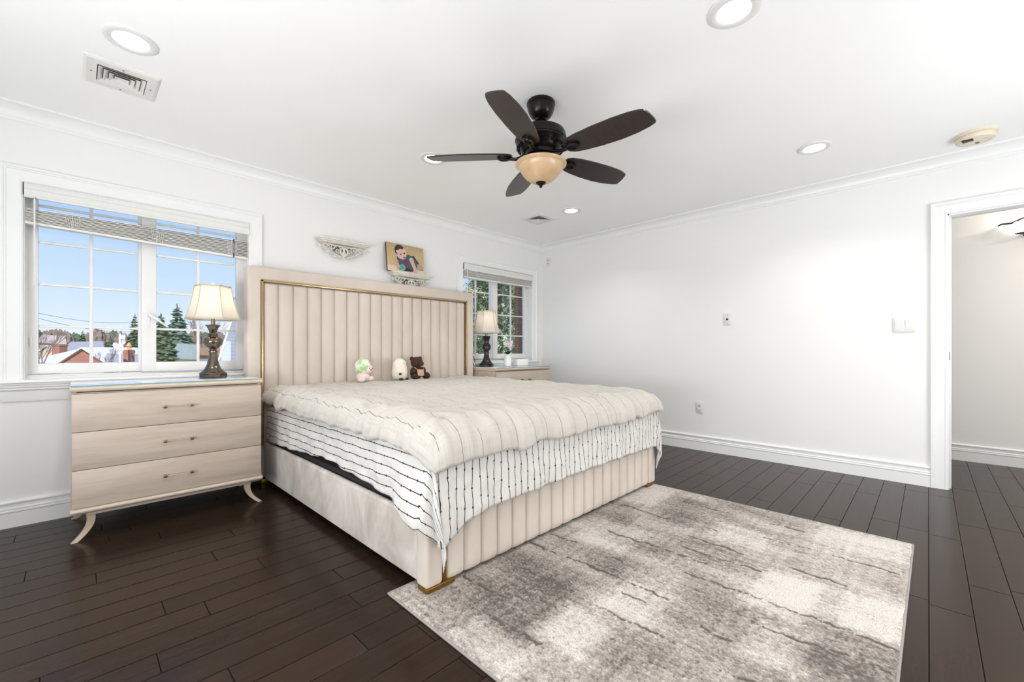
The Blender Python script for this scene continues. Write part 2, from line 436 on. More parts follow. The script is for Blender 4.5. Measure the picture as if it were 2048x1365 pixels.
# ------------------------------------------------------------------ the room
WY, WX, LX, FY, HX = 3.82, 4.50, -1.30, -1.80, 5.79     # window wall, right wall, left wall, wall behind camera, hall wall
W1 = (-0.215, 0.955, 0.85, 2.025); W2 = (3.10, 4.30, 0.885, 2.04)
DO = (-0.98, -0.10, 2.035)                               # door opening y0,y1,top
struct('floor', bmk((box, LX-0.2, HX+0.2, -3.0, WY+0.2, -0.12, 0.0)), M['floor'])
struct('ceiling', bmk((box, LX-0.2, HX+0.2, -3.0, WY+0.2, CEIL, CEIL+0.12)), M['ceil'])
def wall_windows(b):
    y0, y1 = WY, WY+0.17
    xs = [LX-0.2, W1[0], W1[1], W2[0], W2[1], HX+0.2]
    for i in range(0, 5, 2): box(b, xs[i], xs[i+1], y0, y1, 0, CEIL)
    for q in (W1, W2):
        box(b, q[0], q[1], y0, y1, 0, q[2]); box(b, q[0], q[1], y0, y1, q[3], CEIL)
struct('wall_back', wall_windows, M['wall'])
def wall_door(b):
    box(b, WX, WX+0.12, DO[1], WY, 0, CEIL); box(b, WX, WX+0.12, -3.0, DO[0], 0, CEIL); box(b, WX, WX+0.12, DO[0], DO[1], DO[2], CEIL)
struct('wall_right', wall_door, M['wall'])
struct('wall_left', bmk((box, LX-0.12, LX, FY-0.12, WY, 0, CEIL)), M['wall'])
struct('wall_front', bmk((box, LX-0.12, WX, FY-0.12, FY, 0, CEIL)), M['wall'])
struct('wall_hall', bmk((box, HX, HX+0.12, -3.0, WY, 0, CEIL)), M['wall'])
struct('wall_hall_end', bmk((box, WX, HX+0.12, -3.12, -3.0, 0, CEIL)), M['wall'])

BASE = [(0, 0), (.016, 0), (.016, .086), (.019, .090), (.019, .097), (.0145, .100), (.0145, .104), (.017, .106), (.017, .110), (.010, .116), (.009, .136), (.017, .139), (.018, .146), (.015, .152), (0, .156)]
CROWN = [(0, -.088), (.007, -.088), (.012, -.080), (.012, -.074), (.018, -.068)] + [(.018+.058*(1-math.cos(t*PI/2)), -.066+.054*math.sin(t*PI/2)) for t in (.15, .3, .45, .6, .75, .9, 1.0)] + [(.083, -.012), (.083, 0), (0, 0)]
def run_x(b, prof, x0, x1, y, s, z=0): prism(b, prof, lambda d, h: (x0, y+s*d, z+h), lambda d, h: (x1, y+s*d, z+h))
def run_y(b, prof, y0, y1, x, s, z=0): prism(b, prof, lambda d, h: (x+s*d, y0, z+h), lambda d, h: (x+s*d, y1, z+h))
struct('baseboard_back', bmk((run_x, BASE, LX, WX, WY, -1)), M['trim'], smooth=30)
struct('baseboard_right', bmk((run_y, BASE, DO[1]+0.088, WY, WX, -1)), M['trim'], smooth=30)
struct('baseboard_hall', bmk((run_y, BASE, -3.0, WY, HX, -1)), M['trim'], smooth=30)
struct('trim_1', bmk((run_x, CROWN, LX, WX, WY, -1, CEIL)), M['trim'], smooth=30)
struct('trim_2', bmk((run_y, CROWN, FY, WY, WX, -1, CEIL)), M['trim'], smooth=30)

CASE = [(-.002, 0), (-.002, .012), (.004, .016), (.010, .016), (.012, .013), (.060, .015), (.064, .020), (.070, .018), (.074, .024), (.086, .024), (.088, .018), (.088, 0)]
def u_frame(b, x0, x1, zb, zt, pt, prof=CASE):
    """cased opening: pt(along, up, depth) -> xyz"""
    n = len(prof)
    rows = []
    for o, d in prof:
        rows.append([b.verts.new(pt(*q)) for q in ((x0-o, zb, d), (x0-o, zt+o, d), (x1+o, zt+o, d), (x1+o, zb, d))])
    for i in range(n):
        r, s = rows[i], rows[(i+1) % n]
        for k in range(3): b.faces.new((r[k], r[k+1], s[k+1], s[k]))
    b.faces.new([r[0] for r in rows]); b.faces.new([r[3] for r in reversed(rows)])
# door
d1 = structroot('door_1')
obj('casing', bmk((u_frame, DO[0], DO[1], 0.0, DO[2], lambda a, z, d: (WX-d, a, z))), M['trim'], d1, 30)
obj('jamb', bmk((box, WX-0.004, WX+0.125, DO[1]-0.012, DO[1]+0.002, 0, DO[2], .002), (box, WX-0.004, WX+0.125, DO[0]-0.002, DO[0]+0.012, 0, DO[2], .002),
    (box, WX-0.004, WX+0.125, DO[0], DO[1], DO[2]-0.012, DO[2]+0.002, .002), (box, WX+0.05, WX+0.09, DO[1]-0.024, DO[1]-0.012, 0, DO[2], .002)), M['trim'], d1)
obj('strike_plate', bmk((box, WX-0.0055, WX+0.03, DO[1]-0.0145, DO[1]-0.0115, .955, 1.02, .001)), M['jack'], d1)

# ------------------------------------------------------------------ windows
def window(idx, q, mid, dz):
    x0, x1, z0, z1 = q
    root = structroot('window_%d' % idx)
    obj('casing', bmk((u_frame, x0, x1, z0+.002, z1, lambda a, z, d: (a, WY-d, z))), M['trim'], root, 30)
    st = z0
    obj('stool', bmk((box, x0-.115, x1+.105, WY-.052, WY+.08, st-.014, st+.006, .006, 3)), M['trim'], root)
    AP = [(0, 0), (.010, 0), (.012, .008), (.018, .060), (.028, .070), (.028, .078), (.034, .084), (.034, .094), (.042, .098), (.042, .106), (0, .106)]
    a0, a1 = x0-.105, x1+.095
    obj('apron', bmk((prism, AP, lambda d, h: (a0+(.106-h)*.25, WY-d, st-.120+h), lambda d, h: (a1-(.106-h)*.25, WY-d, st-.120+h))), M['trim'], root, 30)
    ys = WY+.075
    # liner and outer frame
    obj('frame', bmk((box, x0, x0+.008, WY, WY+.17, z0, z1), (box, x1-.008, x1, WY, WY+.17, z0, z1), (box, x0, x1, WY, WY+.17, z1-.01, z1),
        (box, x0, x1, WY+.04, WY+.17, z0, z0+.02), (box, x0, x0+.016, ys-.01, ys+.07, z0, z1), (box, x1-.025, x1, ys-.01, ys+.07, z0, z1), (box, x0, x1, ys+.01, ys+.07, z0, z0+.03)), M['vinyl'], root)
    gz0, gz1 = .948+dz, 1.985+dz
    mz = [1.180+dz, 1.440+dz, 1.700+dz, 1.925+dz]
    for k, (sx0, sx1, g0, g1, yy) in enumerate(((x0+.012, mid+.012, x0+.058, mid-.020, ys+.012), (mid-.006, x1-.018, mid+.074, x1-.070, ys-.012))):
        zb = .884+dz; zt = z1-.012
        s = obj('sash', bmk((box, sx0, g0, yy, yy+.045, zb, zt, .004), (box, g1, sx1, yy, yy+.045, zb, zt, .004),
            (box, g0-.003, g1+.003, yy, yy+.045, zb, gz0, .004), (box, g0-.003, g1+.003, yy, yy+.045, gz1, zt, .004)), M['vinyl'], root)
        mb = bmesh.new(); xm = (g0+g1)/2
        box(mb, xm-.0085, xm+.0085, yy+.014, yy+.034, gz0, gz1, .003)
        for z in mz: box(mb, g0, g1, yy+.016, yy+.032, z-.0075, z+.0075, .003)
        obj('muntin_grid', mb, M['vinyl'], s)
        obj('pane', bmk((box, g0-.002, g1+.002, yy+.022, yy+.026, gz0-.002, gz1+.002)), M['pane'], s)
        if k == 1:
            hb = bmesh.new(); xs = mid+.032
            box(hb, xs-.007, xs+.007, yy-.006, yy, 1.19+dz, 1.30+dz, .002)
            tube(hb, [(xs, yy-.006, 1.275+dz), (xs+.004, yy-.03, 1.272+dz), (xs+.03, yy-.036, 1.255+dz), (xs+.10, yy-.034, 1.195+dz)], [.008, .009, .008, .006], 8)
            obj('lock_lever', hb, M['vinyl'], s)
        else:
            obj('latch', bmk((box, sx0+.010, sx0+.022, yy-.010, yy, 1.05+dz, 1.11+dz, .003)), M['vinyl'], s)
    return root
window(1, W1, 0.326, 0.0)
window(2, W2, 3.645, 0.038)

def blind(label, q, zs, wandx, cordx, nm):
    x0, x1 = q[0]+.006, q[1]-.004; zt, zv, sl, sr, bl, brr = zs
    yb = WY-.012
    root = thing('window_blind', label, 'blind', ((x0+x1)/2, yb, zt), 0, 'raised slat blinds')
    cx = (x0+x1)/2; hw = (x1-x0)/2; L = lambda z: z-zt
    vb = bmesh.new()
    h = zt-zv
    prism(vb, [(0, 0), (-.010, 0), (-.016, -.10*h), (-.010, -.22*h), (-.010, -.34*h), (-.014, -.40*h), (-.010, -.46*h), (-.010, -.80*h), (-.015, -.86*h), (-.015, -h), (.0, -h)],
          lambda a, z: (-hw, a, z), lambda a, z: (hw, a, z))
    obj('valance', vb, M['blind_white'], root, 25)
    obj('headrail', bmk((box, -hw+.002, hw-.002, .002, .055, -.055, -.004, .002)), M['blind_white'], root)
    sb = bmesh.new(); N_ = 11
    def slat(zl, zr, t, yo=0.0, b=.0012):
        m = [( -hw+.004, zl), (hw-.004, zr)]
        prism(sb, [(.004+yo, -t/2), (.030+yo, -t/2+.002), (.054+yo, -t/2), (.054+yo, t/2), (.030+yo, t/2+.002), (.004+yo, t/2)],
              lambda a, z: (m[0][0], a, L(m[0][1])+z), lambda a, z: (m[1][0], a, L(m[1][1])+z))
    for i in range(N_):
        f = (i+.5)/N_
        slat(sl+(bl+.014-sl)*f, sr+(brr+.014-sr)*f, .0028, random.uniform(-.006, .006))
    obj('slat_stack', sb, M['blind'], root, 25)
    rb = bmesh.new()
    prism(rb, [(.002, -.007), (.056, -.007), (.056, .007), (.002, .007)], lambda a, z: (-hw+.003, a, L(bl+.006)+z), lambda a, z: (hw-.003, a, L(brr+.006)+z))
    obj('bottom_rail', rb, M['blind_white'], root)
    if wandx is not None:
        wb = bmesh.new(); wx = wandx-cx
        tube(wb, [(wx, -.022, L(zv+.005)), (wx, -.022, L(zv-.52))], .0045, 6)
        obj('wand', wb, M['blind_white'], root)
        kb = bmesh.new(); tube(kb, [(wx, -.016, L(zv+.004)), (wx, -.022, L(zv-.006))], .006, 6); obj('wand_hook', kb, M['jack'], root)
    for t in (.17, .52, .90):
        cb = bmesh.new()
        xx = -hw+2*hw*t
        zz = sl+(sr-sl)*t; zb = bl+(brr-bl)*t
        tube(cb, [(xx, -.001, L(zv)), (xx, -.001, L(zb)-.003), (xx, .057, L(zb)-.003), (xx, .057, L(zv))], .0009, 5)
        for k in range(7):
            tube(cb, [(xx-.03+.01*k, -.001, L(zz-.012-.007*(k % 3))), (xx-.025+.01*k, -.007, L((zz+zb)/2)), (xx-.02+.008*k, -.001, L(zb+.022))], .0011, 5)
        obj('ladder_cord', cb, M['blind_white'], root)
    if cordx is not None:
        kb = bmesh.new(); xx = cordx-cx; box(kb, xx-.0035, xx+.0035, -.003, -.001, L(brr-.002), L(sr+.004)); obj('tie_strap', kb, M['jack'], root)
    gb = bmesh.new(); box(gb, -hw-.004, -hw-.0005, -.012, .0, -.072, -.004); obj('valance_clip', gb, M['jack'] if nm else M['grey_slot'], root)
    return root
blind('white slat blind raised halfway with long tilt wand over the wide left window', W1, (2.020, 1.932, 1.872, 1.880, 1.782, 1.742), -0.167, 0.85, True)
blind('white slat blind raised to a flat stack over the smaller window by the corner', W2, (2.030, 1.955, 1.953, 1.955, 1.868, 1.872), 3.145, None, False)

# ------------------------------------------------------------------ ceiling fittings
def downlight():
    t = thing('recessed_light', '', 'ceiling light', (0, 0, CEIL), 0, 'recessed ceiling lights')
    b = bmesh.new(); lathe(b, [(.100, 0), (.099, -.005), (.092, -.009), (.075, -.010), (.066, -.006), (.066, 0)], 40); obj('trim_ring', b, M['plastic'], t)
    b = bmesh.new(); lathe(b, [(.0, -.0045), (.066, -.0045)], 40); obj('diffuser', b, M['led'], t)
    return t
DLAB = ['round recessed ceiling light beside the square vent above the left window',
        'round recessed ceiling light half hidden behind the left fan blade tip',
        'small round recessed ceiling light next to the vent near the far corner',
        'round recessed ceiling light cut off by the top edge of the photo',
        'round recessed ceiling light on the right between fan and smoke detector']
p0 = downlight()
for i, (x, y) in enumerate(DOWN[:5]):
    o = p0 if i == 0 else copy_tree(p0)
    o.location = (x, y, CEIL); o['label'] = DLAB[i]

def vent():
    t = thing('ceiling_vent', '', 'vent', (0, 0, CEIL), 0, 'square ceiling air vents')
    b = bmesh.new(); R = .145
    def ring(b, ax, ay, az, bx, by, bz):
        P = [(-1, -1), (1, -1), (1, 1), (-1, 1)]
        va = [b.verts.new((ax*p, ay*q, az)) for p, q in P]; vb = [b.verts.new((bx*p, by*q, bz)) for p, q in P]
        for i in range(4): b.faces.new((va[i], va[(i+1) % 4], vb[(i+1) % 4], vb[i]))
    ring(b, R, R, 0, R, R, -.004); ring(b, R, R, -.004, R-.012, R-.012, -.011); ring(b, R-.012, R-.012, -.011, .095, .088, -.010); ring(b, .095, .088, -.010, .092, .085, 0.0)
    obj('frame', b, M['vent'], t, 20, False)
    b = bmesh.new()
    for k in range(4):
        a = .090-.021*k; c = a*.92
        ring(b, a+.001, c+.001, -.013, a-.015, c-.015, -.002); ring(b, a-.001, c-.001, -.013, a-.017, c-.017, -.002); ring(b, a+.001, c+.001, -.013, a-.001, c-.001, -.013)
    b.faces.new([b.verts.new((p*.016, q*.014, -.007)) for p, q in ((-1, -1), (1, -1), (1, 1), (-1, 1))])
    obj('louver', b, M['vent'], t, 20, False)
    obj('duct', bmk((box, -.094, .094, -.087, .087, -.0015, -.0005)), M['duct'], t)
    for p, q in ((-.115, 0), (.115, 0), (0, -.112), (0, .112)):
        b = bmesh.new(); lathe(b, [(.004, -.0105), (.004, -.0125), (0, -.0135)], 10, (p, q, 0)); obj('screw', b, M['grey_slot'], t)
    return t
v = vent(); v.location = (.172, 3.035, CEIL); v['label'] = 'white square ceiling vent with nested louvers above the left window'
v2 = copy_tree(v); v2.location = (3.522, 3.03, CEIL); v2['label'] = 'white square ceiling vent near the far corner above the second window'

t = thing('smoke_detector', 'round yellowed smoke detector with open battery door on the ceiling by the doorway', 'smoke detector', (4.15, -.225, CEIL))
obj('base', bmk((lathe, [(.102, 0), (.102, -.010), (.096, -.014), (.090, -.014)], 40)), M['beige_plastic'], t)
obj('cover', bmk((lathe, [(.090, -.013), (.094, -.018), (.094, -.030), (.088, -.037), (.070, -.040), (.068, -.038), (.060, -.038), (.058, -.040), (0, -.041)], 40)), M['beige_plastic'], t)
b = bmesh.new(); box(b, -.075, -.035, .005, .055, -.0435, -.036, .002); obj('battery_bay', b, M['jack'], t)
b = bmesh.new(); box(b, -.062, -.050, .015, .045, -.0455, -.043, .001); obj('battery_contact', b, M['antique_gold'], t)
b = bmesh.new(); box(b, .012, .045, -.012, .006, -.0425, -.040, .001); obj('vent_slot', b, M['grey_slot'], t)
t.rotation_euler = (0, 0, math.radians(-10)); t.scale = (1, 1, 1.3)

# ------------------------------------------------------------------ ceiling fan
fan = thing('ceiling_fan', 'black five blade ceiling fan with amber glass bowl light', 'ceiling fan', (1.878, 1.600, CEIL))
obj('canopy', bmk((lathe, [(.078, 0), (.082, -.006), (.082, -.018), (.078, -.022), (.079, -.027), (.076, -.045), (.066, -.070), (.050, -.090), (.034, -.098), (.028, -.092), (.014, -.088)], 48)), M['fan_metal'], fan)
obj('downrod', bmk((lathe, [(.013, -.06), (.013, -.140), (.024, -.146), (.028, -.156), (.020, -.168)], 24)), M['fan_metal'], fan)
mb = bmesh.new()
lathe(mb, [(.020, -.150), (.060, -.154), (.110, -.163), (.138, -.177), (.146, -.196), (.146, -.216), (.149, -.218), (.149, -.225), (.145, -.227), (.143, -.234), (.145, -.237), (.132, -.254), (.118, -.280), (.112, -.288), (.092, -.294), (.088, -.310), (.06, -.312)], 56)
for k in range(20):
    a = 2*PI*k/20; r = .130
    m = Matrix.Rotation(a, 4, 'Z') @ Matrix.Translation((r, 0, -.261)) @ Matrix.Rotation(math.radians(-35), 4, 'Y')
    q = bmesh.ops.create_cube(mb, size=1, matrix=m @ Matrix.Diagonal((.012, .026 if k % 2 else .018, .026, 1)))
obj('motor_housing', mb, M['fan_metal'], fan)
ZB = -.306
for k in range(5):
    ang = math.radians(-157.0+72*k)
    R = Matrix.Rotation(ang, 4, 'Z'); tilt = Matrix.Rotation(math.radians(-13), 4, 'X')
    T = R @ Matrix.Translation((0, 0, ZB)) @ tilt
    out = [(.172, -.040), (.200, -.056), (.26, -.068), (.36, -.077), (.48, -.081), (.56, -.078), (.61, -.070), (.636, -.060), (.642, -.050), (.652, -.020), (.658, .010), (.660, .036), (.655, .044), (.62, .058), (.55, .072), (.46, .080), (.36, .078), (.26, .069), (.20, .057), (.172, .040), (.164, .0)]
    b = bmesh.new(); prism(b, out, lambda x, y: T @ Vector((x, y, .004)), lambda x, y: T @ Vector((x, y, -.004)))
    bl = obj('blade', b, M['blade'], fan, 30)
    b = bmesh.new()
    ip = [(.085, -.030, .0), (.12, -.012, -.004), (.16, .0, -.012), (.19, 0, -.012), (.215, 0, -.012)]
    tube(b, [R @ Vector((.075, 0, ZB+.008)), R @ Vector((.105, 0, ZB-.004)), T @ Vector((.145, 0, -.017)), T @ Vector((.19, 0, -.012))], [.018, .014, .013, .014], 10, .7)
    pad = [(.17+.042*(1+math.cos(2*PI*i/20)), .036*math.sin(2*PI*i/20)) for i in range(20)]
    prism(b, pad, lambda x, y: T @ Vector((x, y, -.0045)), lambda x, y: T @ Vector((x, y, -.014)))
    ring = [T @ Vector((.212+.030*math.cos(2*PI*i/24), .024*math.sin(2*PI*i/24), -.016)) for i in range(25)]
    tube(b, ring, .0065, 8)
    lathe(b, [(.007, -.013), (.007, -.018), (0, -.020)], 10, rot=(T.to_3x3()), c=T @ Vector((.212, 0, 0)) )
    obj('blade_iron', b, M['fan_metal'], bl)
obj('light_fitter', bmk((lathe, [(.06, -.305), (.074, -.314), (.078, -.338), (.070, -.352), (.05, -.354)], 40)), M['fan_metal'], fan)
obj('glass_bowl', bmk((lathe, [(.076, -.349), (.120, -.350), (.143, -.352), (.148, -.357), (.146, -.362), (.138, -.367), (.130, -.371), (.129, -.376), (.120, -.392), (.106, -.414), (.088, -.434), (.068, -.450), (.046, -.460), (.024, -.464), (.0, -.465)], 56)), M['bowl'], fan)
obj('finial', bmk((lathe, [(.029, -.455), (.031, -.461), (.027, -.469), (.014, -.476), (.008, -.479), (.010, -.484), (.008, -.489), (0, -.494)], 24)), M['fan_metal'], fan)

# ------------------------------------------------------------------ wall plates
def plate_r(name, label, cat, y, z, w=.07, h=.115):
    t = thing(name, label, cat, (WX, y, z))
    obj('cover_plate', bmk((box, -.009, 0, -w/2, w/2, -h/2, h/2, .003)), M['plastic'], t)
    return t
t = plate_r('wall_outlet', 'white power outlet low on the right wall above the baseboard', 'outlet', 1.684, .44)
for dz in (-.024, .024):
    s = obj('receptacle', bmk((box, -.012, -.008, -.017, .017, dz-.014, dz+.014, .002)), M['plastic'], t)
    obj('slot', bmk((box, -.0126, -.011, -.009, -.006, dz-.004, dz+.008), (box, -.0126, -.011, .006, .009, dz-.004, dz+.008), (box, -.0126, -.011, -.003, .003, dz-.011, dz-.006)), M['grey_slot'], s)
t = plate_r('cable_plate', 'white wall plate with one black jack at eye height on the right wall', 'wall plate', 1.418, 1.335)
obj('jack', bmk((lathe, [(.009, 0), (.009, .010), (.006, .013), (0, .013)], 16, (-.007, 0, 0), 'X')), M['jack'], t)
for dz in (-.042, .042): obj('screw', bmk((lathe, [(.003, 0), (.003, .003), (0, .0035)], 10, (-.0085, 0, dz), 'X')), M['grey_slot'], t)
t = plate_r('light_switch', 'white double rocker light switch beside the doorway', 'light switch', .135, 1.228, .128, .115)
for dy, w in ((.030, .044), (-.026, .034)): obj('rocker', bmk((prism, [(-.007, -.034), (-.010, -.034), (-.017, .034), (-.007, .034)], lambda a, z: (a, dy-w/2, z), lambda a, z: (a, dy+w/2, z))), M['plastic'], t)
t = plate_r('speaker_plate', 'small white wall plate high up in the far corner', 'wall plate', 3.70, 2.228)
for dz in (-.022, .022): obj('terminal', bmk((lathe, [(.006, 0), (.006, .008), (0, .009)], 12, (-.007, 0, dz), 'X')), M['grey_slot'], t)

# ------------------------------------------------------------------ hall sconce
t = thing('wall_sconce', 'lit bowl wall sconce with bronze scroll arm on the hall wall', 'wall lamp', (HX, -.60, 2.05))
b = bmesh.new()
prof = [(.02, -.005), (.06, .0), (.105, .030), (.140, .065), (.158, .090), (.154, .092), (.135, .068), (.10, .036), (.055, .010), (.0, .008)]
lathe(b, prof, 32, (-.02, 0, 0), scale=(.62, 1.0))
for vv in [x for x in b.verts if x.co.x > -.001]: vv.co.x = -.001
obj('glass_bowl', b, M['sconce_glass'], t)
b = bmesh.new()
for s in (1, -1):
    tube(b, [(-.115+.02*abs(k-5)/5 if False else -.10, s*y, z) for k, (y, z) in enumerate(((.01, .118), (.03, .112), (.05, .100), (.08, .086), (.11, .086), (.14, .088), (.16, .074)))], [.006, .008, .008, .0085, .0085, .008, .006], 8)
obj('scroll_arm', b, M['bronze'], t)
obj('base_cup', bmk((lathe, [(.0, -.030), (.010, -.029), (.012, -.022), (.007, -.016), (.030, -.010), (.058, -.004), (.060, .001), (.03, .004)], 28, (-.045, 0, 0), 'Z', None, 0.0, (.7, 1.0))), M['bronze'], t)
light('sconce_lamp', 'POINT', (HX-.13, -.66, 2.24), 2.6, (0, 0, 0), (1.0, .90, .78), shadow_soft_size=.05)

light('hall_fill_light', 'AREA', (5.15, -1.75, CEIL-.02), 22, (0, 0, 0), (1.0, .95, .89), shape='DISK', size=.3)  # unseen light added to brighten the hall wall

# ------------------------------------------------------------------ carved shelves and picture
M['plaster_gap_shade'] = plain('painted_gap_shade', srgb(150, 144, 135), 0.9, var=0.15, scale=40)  # darker grey that stands for the shade in the scrollwork gaps
def carved_shelf(label, loc):
    t = thing('wall_shelf', label, 'shelf', loc, 0, 'white carved wall shelves')
    W = .235
    sl = [(0, -.004), (.112, -.004), (.118, -.008), (.118, -.016), (.106, -.024), (.104, -.030), (.092, -.036), (0, -.036)]
    b = bmesh.new()
    box(b, -W, W, -.110, 0, -.014, 0, .003); box(b, -W+.010, W-.010, -.100, 0, -.026, -.014, .003); box(b, -W+.025, W-.025, -.085, 0, -.036, -.026, .002)
    obj('shelf_board', b, M['plaster'], t)
    b = bmesh.new(); y = -.045
    def sp(cx, cz, r0, turns, a0, d, rad=.006, off=0.0):
        n = 22; pts = []
        for i in range(n):
            f = i/(n-1); a = a0+d*turns*2*PI*f; r = r0*(1-.78*f)
            pts.append((cx+r*math.cos(a), y+off-.012*math.sin(f*PI), cz+r*math.sin(a)))
        tube(b, pts, [rad*(1-.35*i/(n-1)) for i in range(n)], 6)
    for s in (1, -1):
        M_ = lambda x: s*x
        sp(M_(.165), -.062, .026, 1.2, PI/2, s*1)
        sp(M_(.100), -.066, .024, 1.3, PI, -s*1)
        sp(M_(.055), -.095, .022, 1.2, 0, s*1)
        sp(M_(.120), -.098, .017, 1.1, PI/2, -s*1, .005)
        sp(M_(.030), -.060, .018, 1.1, PI/2, s*1, .005)
        tube(b, [(s*.190, y, -.055), (s*.175, y-.006, -.082), (s*.140, y-.008, -.092), (s*.115, y-.01, -.118), (s*.085, y-.012, -.128), (s*.055, y-.012, -.140), (s*.02, y-.012, -.150)], [.005, .008, .010, .009, .009, .009, .008], 6)
        tube(b, [(s*.185, y, -.045), (s*.12, y-.004, -.046), (s*.06, y-.006, -.052), (s*.0, y-.010, -.050)], [.005, .007, .007, .007], 6)
        tube(b, [(s*.01, y-.012, -.06), (s*.035, y-.016, -.085), (s*.030, y-.018, -.115), (s*.005, y-.018, -.145)], [.006, .009, .009, .007], 6)
        for px, pz, rr, an in ((.205, -.070, .013, .8), (.145, -.112, .012, .4), (.075, -.148, .012, .5), (.075, -.055, .010, 1.0), (.135, -.058, .010, .2), (.042, -.150, .011, .1)):
            blob(b, (s*px, y-.006, pz), (rr*1.5, .010, rr*.8), Matrix.Rotation(-s*an, 3, 'Y'), 2)
    blob(b, (0, y-.012, -.120), (.020, .014, .034), None, 2); blob(b, (0, y-.010, -.158), (.014, .011, .012), None, 2); blob(b, (0, y-.014, -.075), (.012, .010, .020), None, 2)
    # outline of the thin plate whose grey paints in shade behind the scrolls
    shade_plate_outline = [(-.185, -.036), (.185, -.036), (.170, -.060), (.120, -.075), (.100, -.110), (.050, -.132), (0, -.146), (-.050, -.132), (-.100, -.110), (-.120, -.075), (-.170, -.060)]
    obj('scrollwork', b, M['plaster'], t, 60)
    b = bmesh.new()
    prism(b, [(x*.72, -.036+(z+.036)*.66) for x, z in shade_plate_outline], lambda x, z: (x, -.006, z), lambda x, z: (x, 0, z))
    obj('shade_back_plate', b, M['plaster_gap_shade'], t)
    return t
M['plaster'] = plain('distressed_white_plaster', srgb(226, 222, 213), 0.8, var=0.10, scale=60, bump=0.3, bscale=90)
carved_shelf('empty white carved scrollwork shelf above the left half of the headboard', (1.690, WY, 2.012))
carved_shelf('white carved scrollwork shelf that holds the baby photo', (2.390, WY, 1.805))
# picture
PW_, PH_ = .425, .285
t = thing('photo_panel', 'frameless photo print of a crawling baby leaning on the wall shelf', 'picture', (2.325, WY-.078, 1.8065))
t.rotation_euler = (math.radians(-7), 0, 0)
obj('panel_edge', bmk((box, -PW_/2, PW_/2, 0, .018, 0, PH_)), M['jack'], t)
def print_mesh():
    b = bmesh.new(); nu, nv = 150, 100
    sheet(b, lambda u, v: ((u-.5)*PW_, -.0008, v*PH_), nu, nv)
    me = bpy.data.meshes.new('printed_picture'); 
    lay = b.verts.layers.float_color.new('Col')
    def ell(x, y, cx, cy, rx, ry, a=0):
        dx, dy = x-cx, y-cy; ca, sa = math.cos(a), math.sin(a)
        return ((dx*ca+dy*sa)/rx)**2 + ((-dx*sa+dy*ca)/ry)**2
    def seg(x, y, x0, y0, x1, y1, r0, r1):
        dx, dy = x1-x0, y1-y0; L2 = dx*dx+dy*dy; q = max(0, min(1, ((x-x0)*dx+(y-y0)*dy)/L2))
        return math.hypot(x-x0-q*dx, y-y0-q*dy) < r0+(r1-r0)*q
    for vtx in b.verts:
        x = vtx.co.x/PH_; y = vtx.co.z/PH_      # x -.746...746 , y 0..1
        g = noise.noise(Vector((x*3, y*3, 0)))
        c = srgb(212-30*y*y+8*g, 184-26*y*y+8*g, 136-24*y*y+8*g)
        if y < .20: c = srgb(226, 206, 180)
        if seg(x, y, .30, .62, .64, .20, .045, .05) : c = srgb(60, 56, 60)
        if ell(x, y, .52, .26, .17, .12) < 1: c = srgb(176, 158, 142)
        if ell(x, y, .12, .36, .33, .30, -.5) < 1: c = srgb(68, 88, 102)
        if ell(x, y, -.25, .42, .11, .20, .2) < 1: c = srgb(72, 90, 104)
        if seg(x, y, -.08, .50, .08, .16, .07, .06): c = srgb(112, 62, 74)
        if ell(x, y, -.02, .11, .30, .06) < 1: c = srgb(48, 50, 62)
        if seg(x, y, .22, .50, .36, .14, .085, .06) or ell(x, y, .36, .08, .10, .06) < 1: c = srgb(216, 176, 160)
        if seg(x, y, -.38, .36, -.34, .14, .07, .06): c = srgb(206, 164, 148)
        if ell(x, y, -.20, .72, .215, .27, .55) < 1: c = srgb(222, 184, 168)
        if ell(x, y, -.20, .72, .215, .27, .55) < 1:
            hx_, hy_ = x+.20, y-.72; lx, ly = hx_*.853+hy_*.523, -hx_*.523+hy_*.853
            if ly > .115-.25*abs(lx+.06)+.02*math.sin(lx*40) or (lx < -.150 and ly > -.02): c = srgb(58, 46, 52)
        if ell(x, y, -.385, .60, .035, .05) < 1: c = srgb(206, 160, 144)
        for ex, ey in ((-.20, .64), (-.055, .695)):
            if ell(x, y, ex, ey, .032, .026) < 1: c = srgb(40, 30, 32)
        if ell(x, y, -.06, .545, .055, .022, .4) < 1: c = srgb(140, 70, 70)
        if ell(x, y, -.16, .17, .115, .115) < 1: c = srgb(96, 176, 166)
        if ell(x, y, -.17, .18, .06, .06) < 1: c = srgb(70, 158, 140)
        vtx[lay] = c
    return b
obj('printed_picture', print_mesh(), M['print'], t, fix=False)

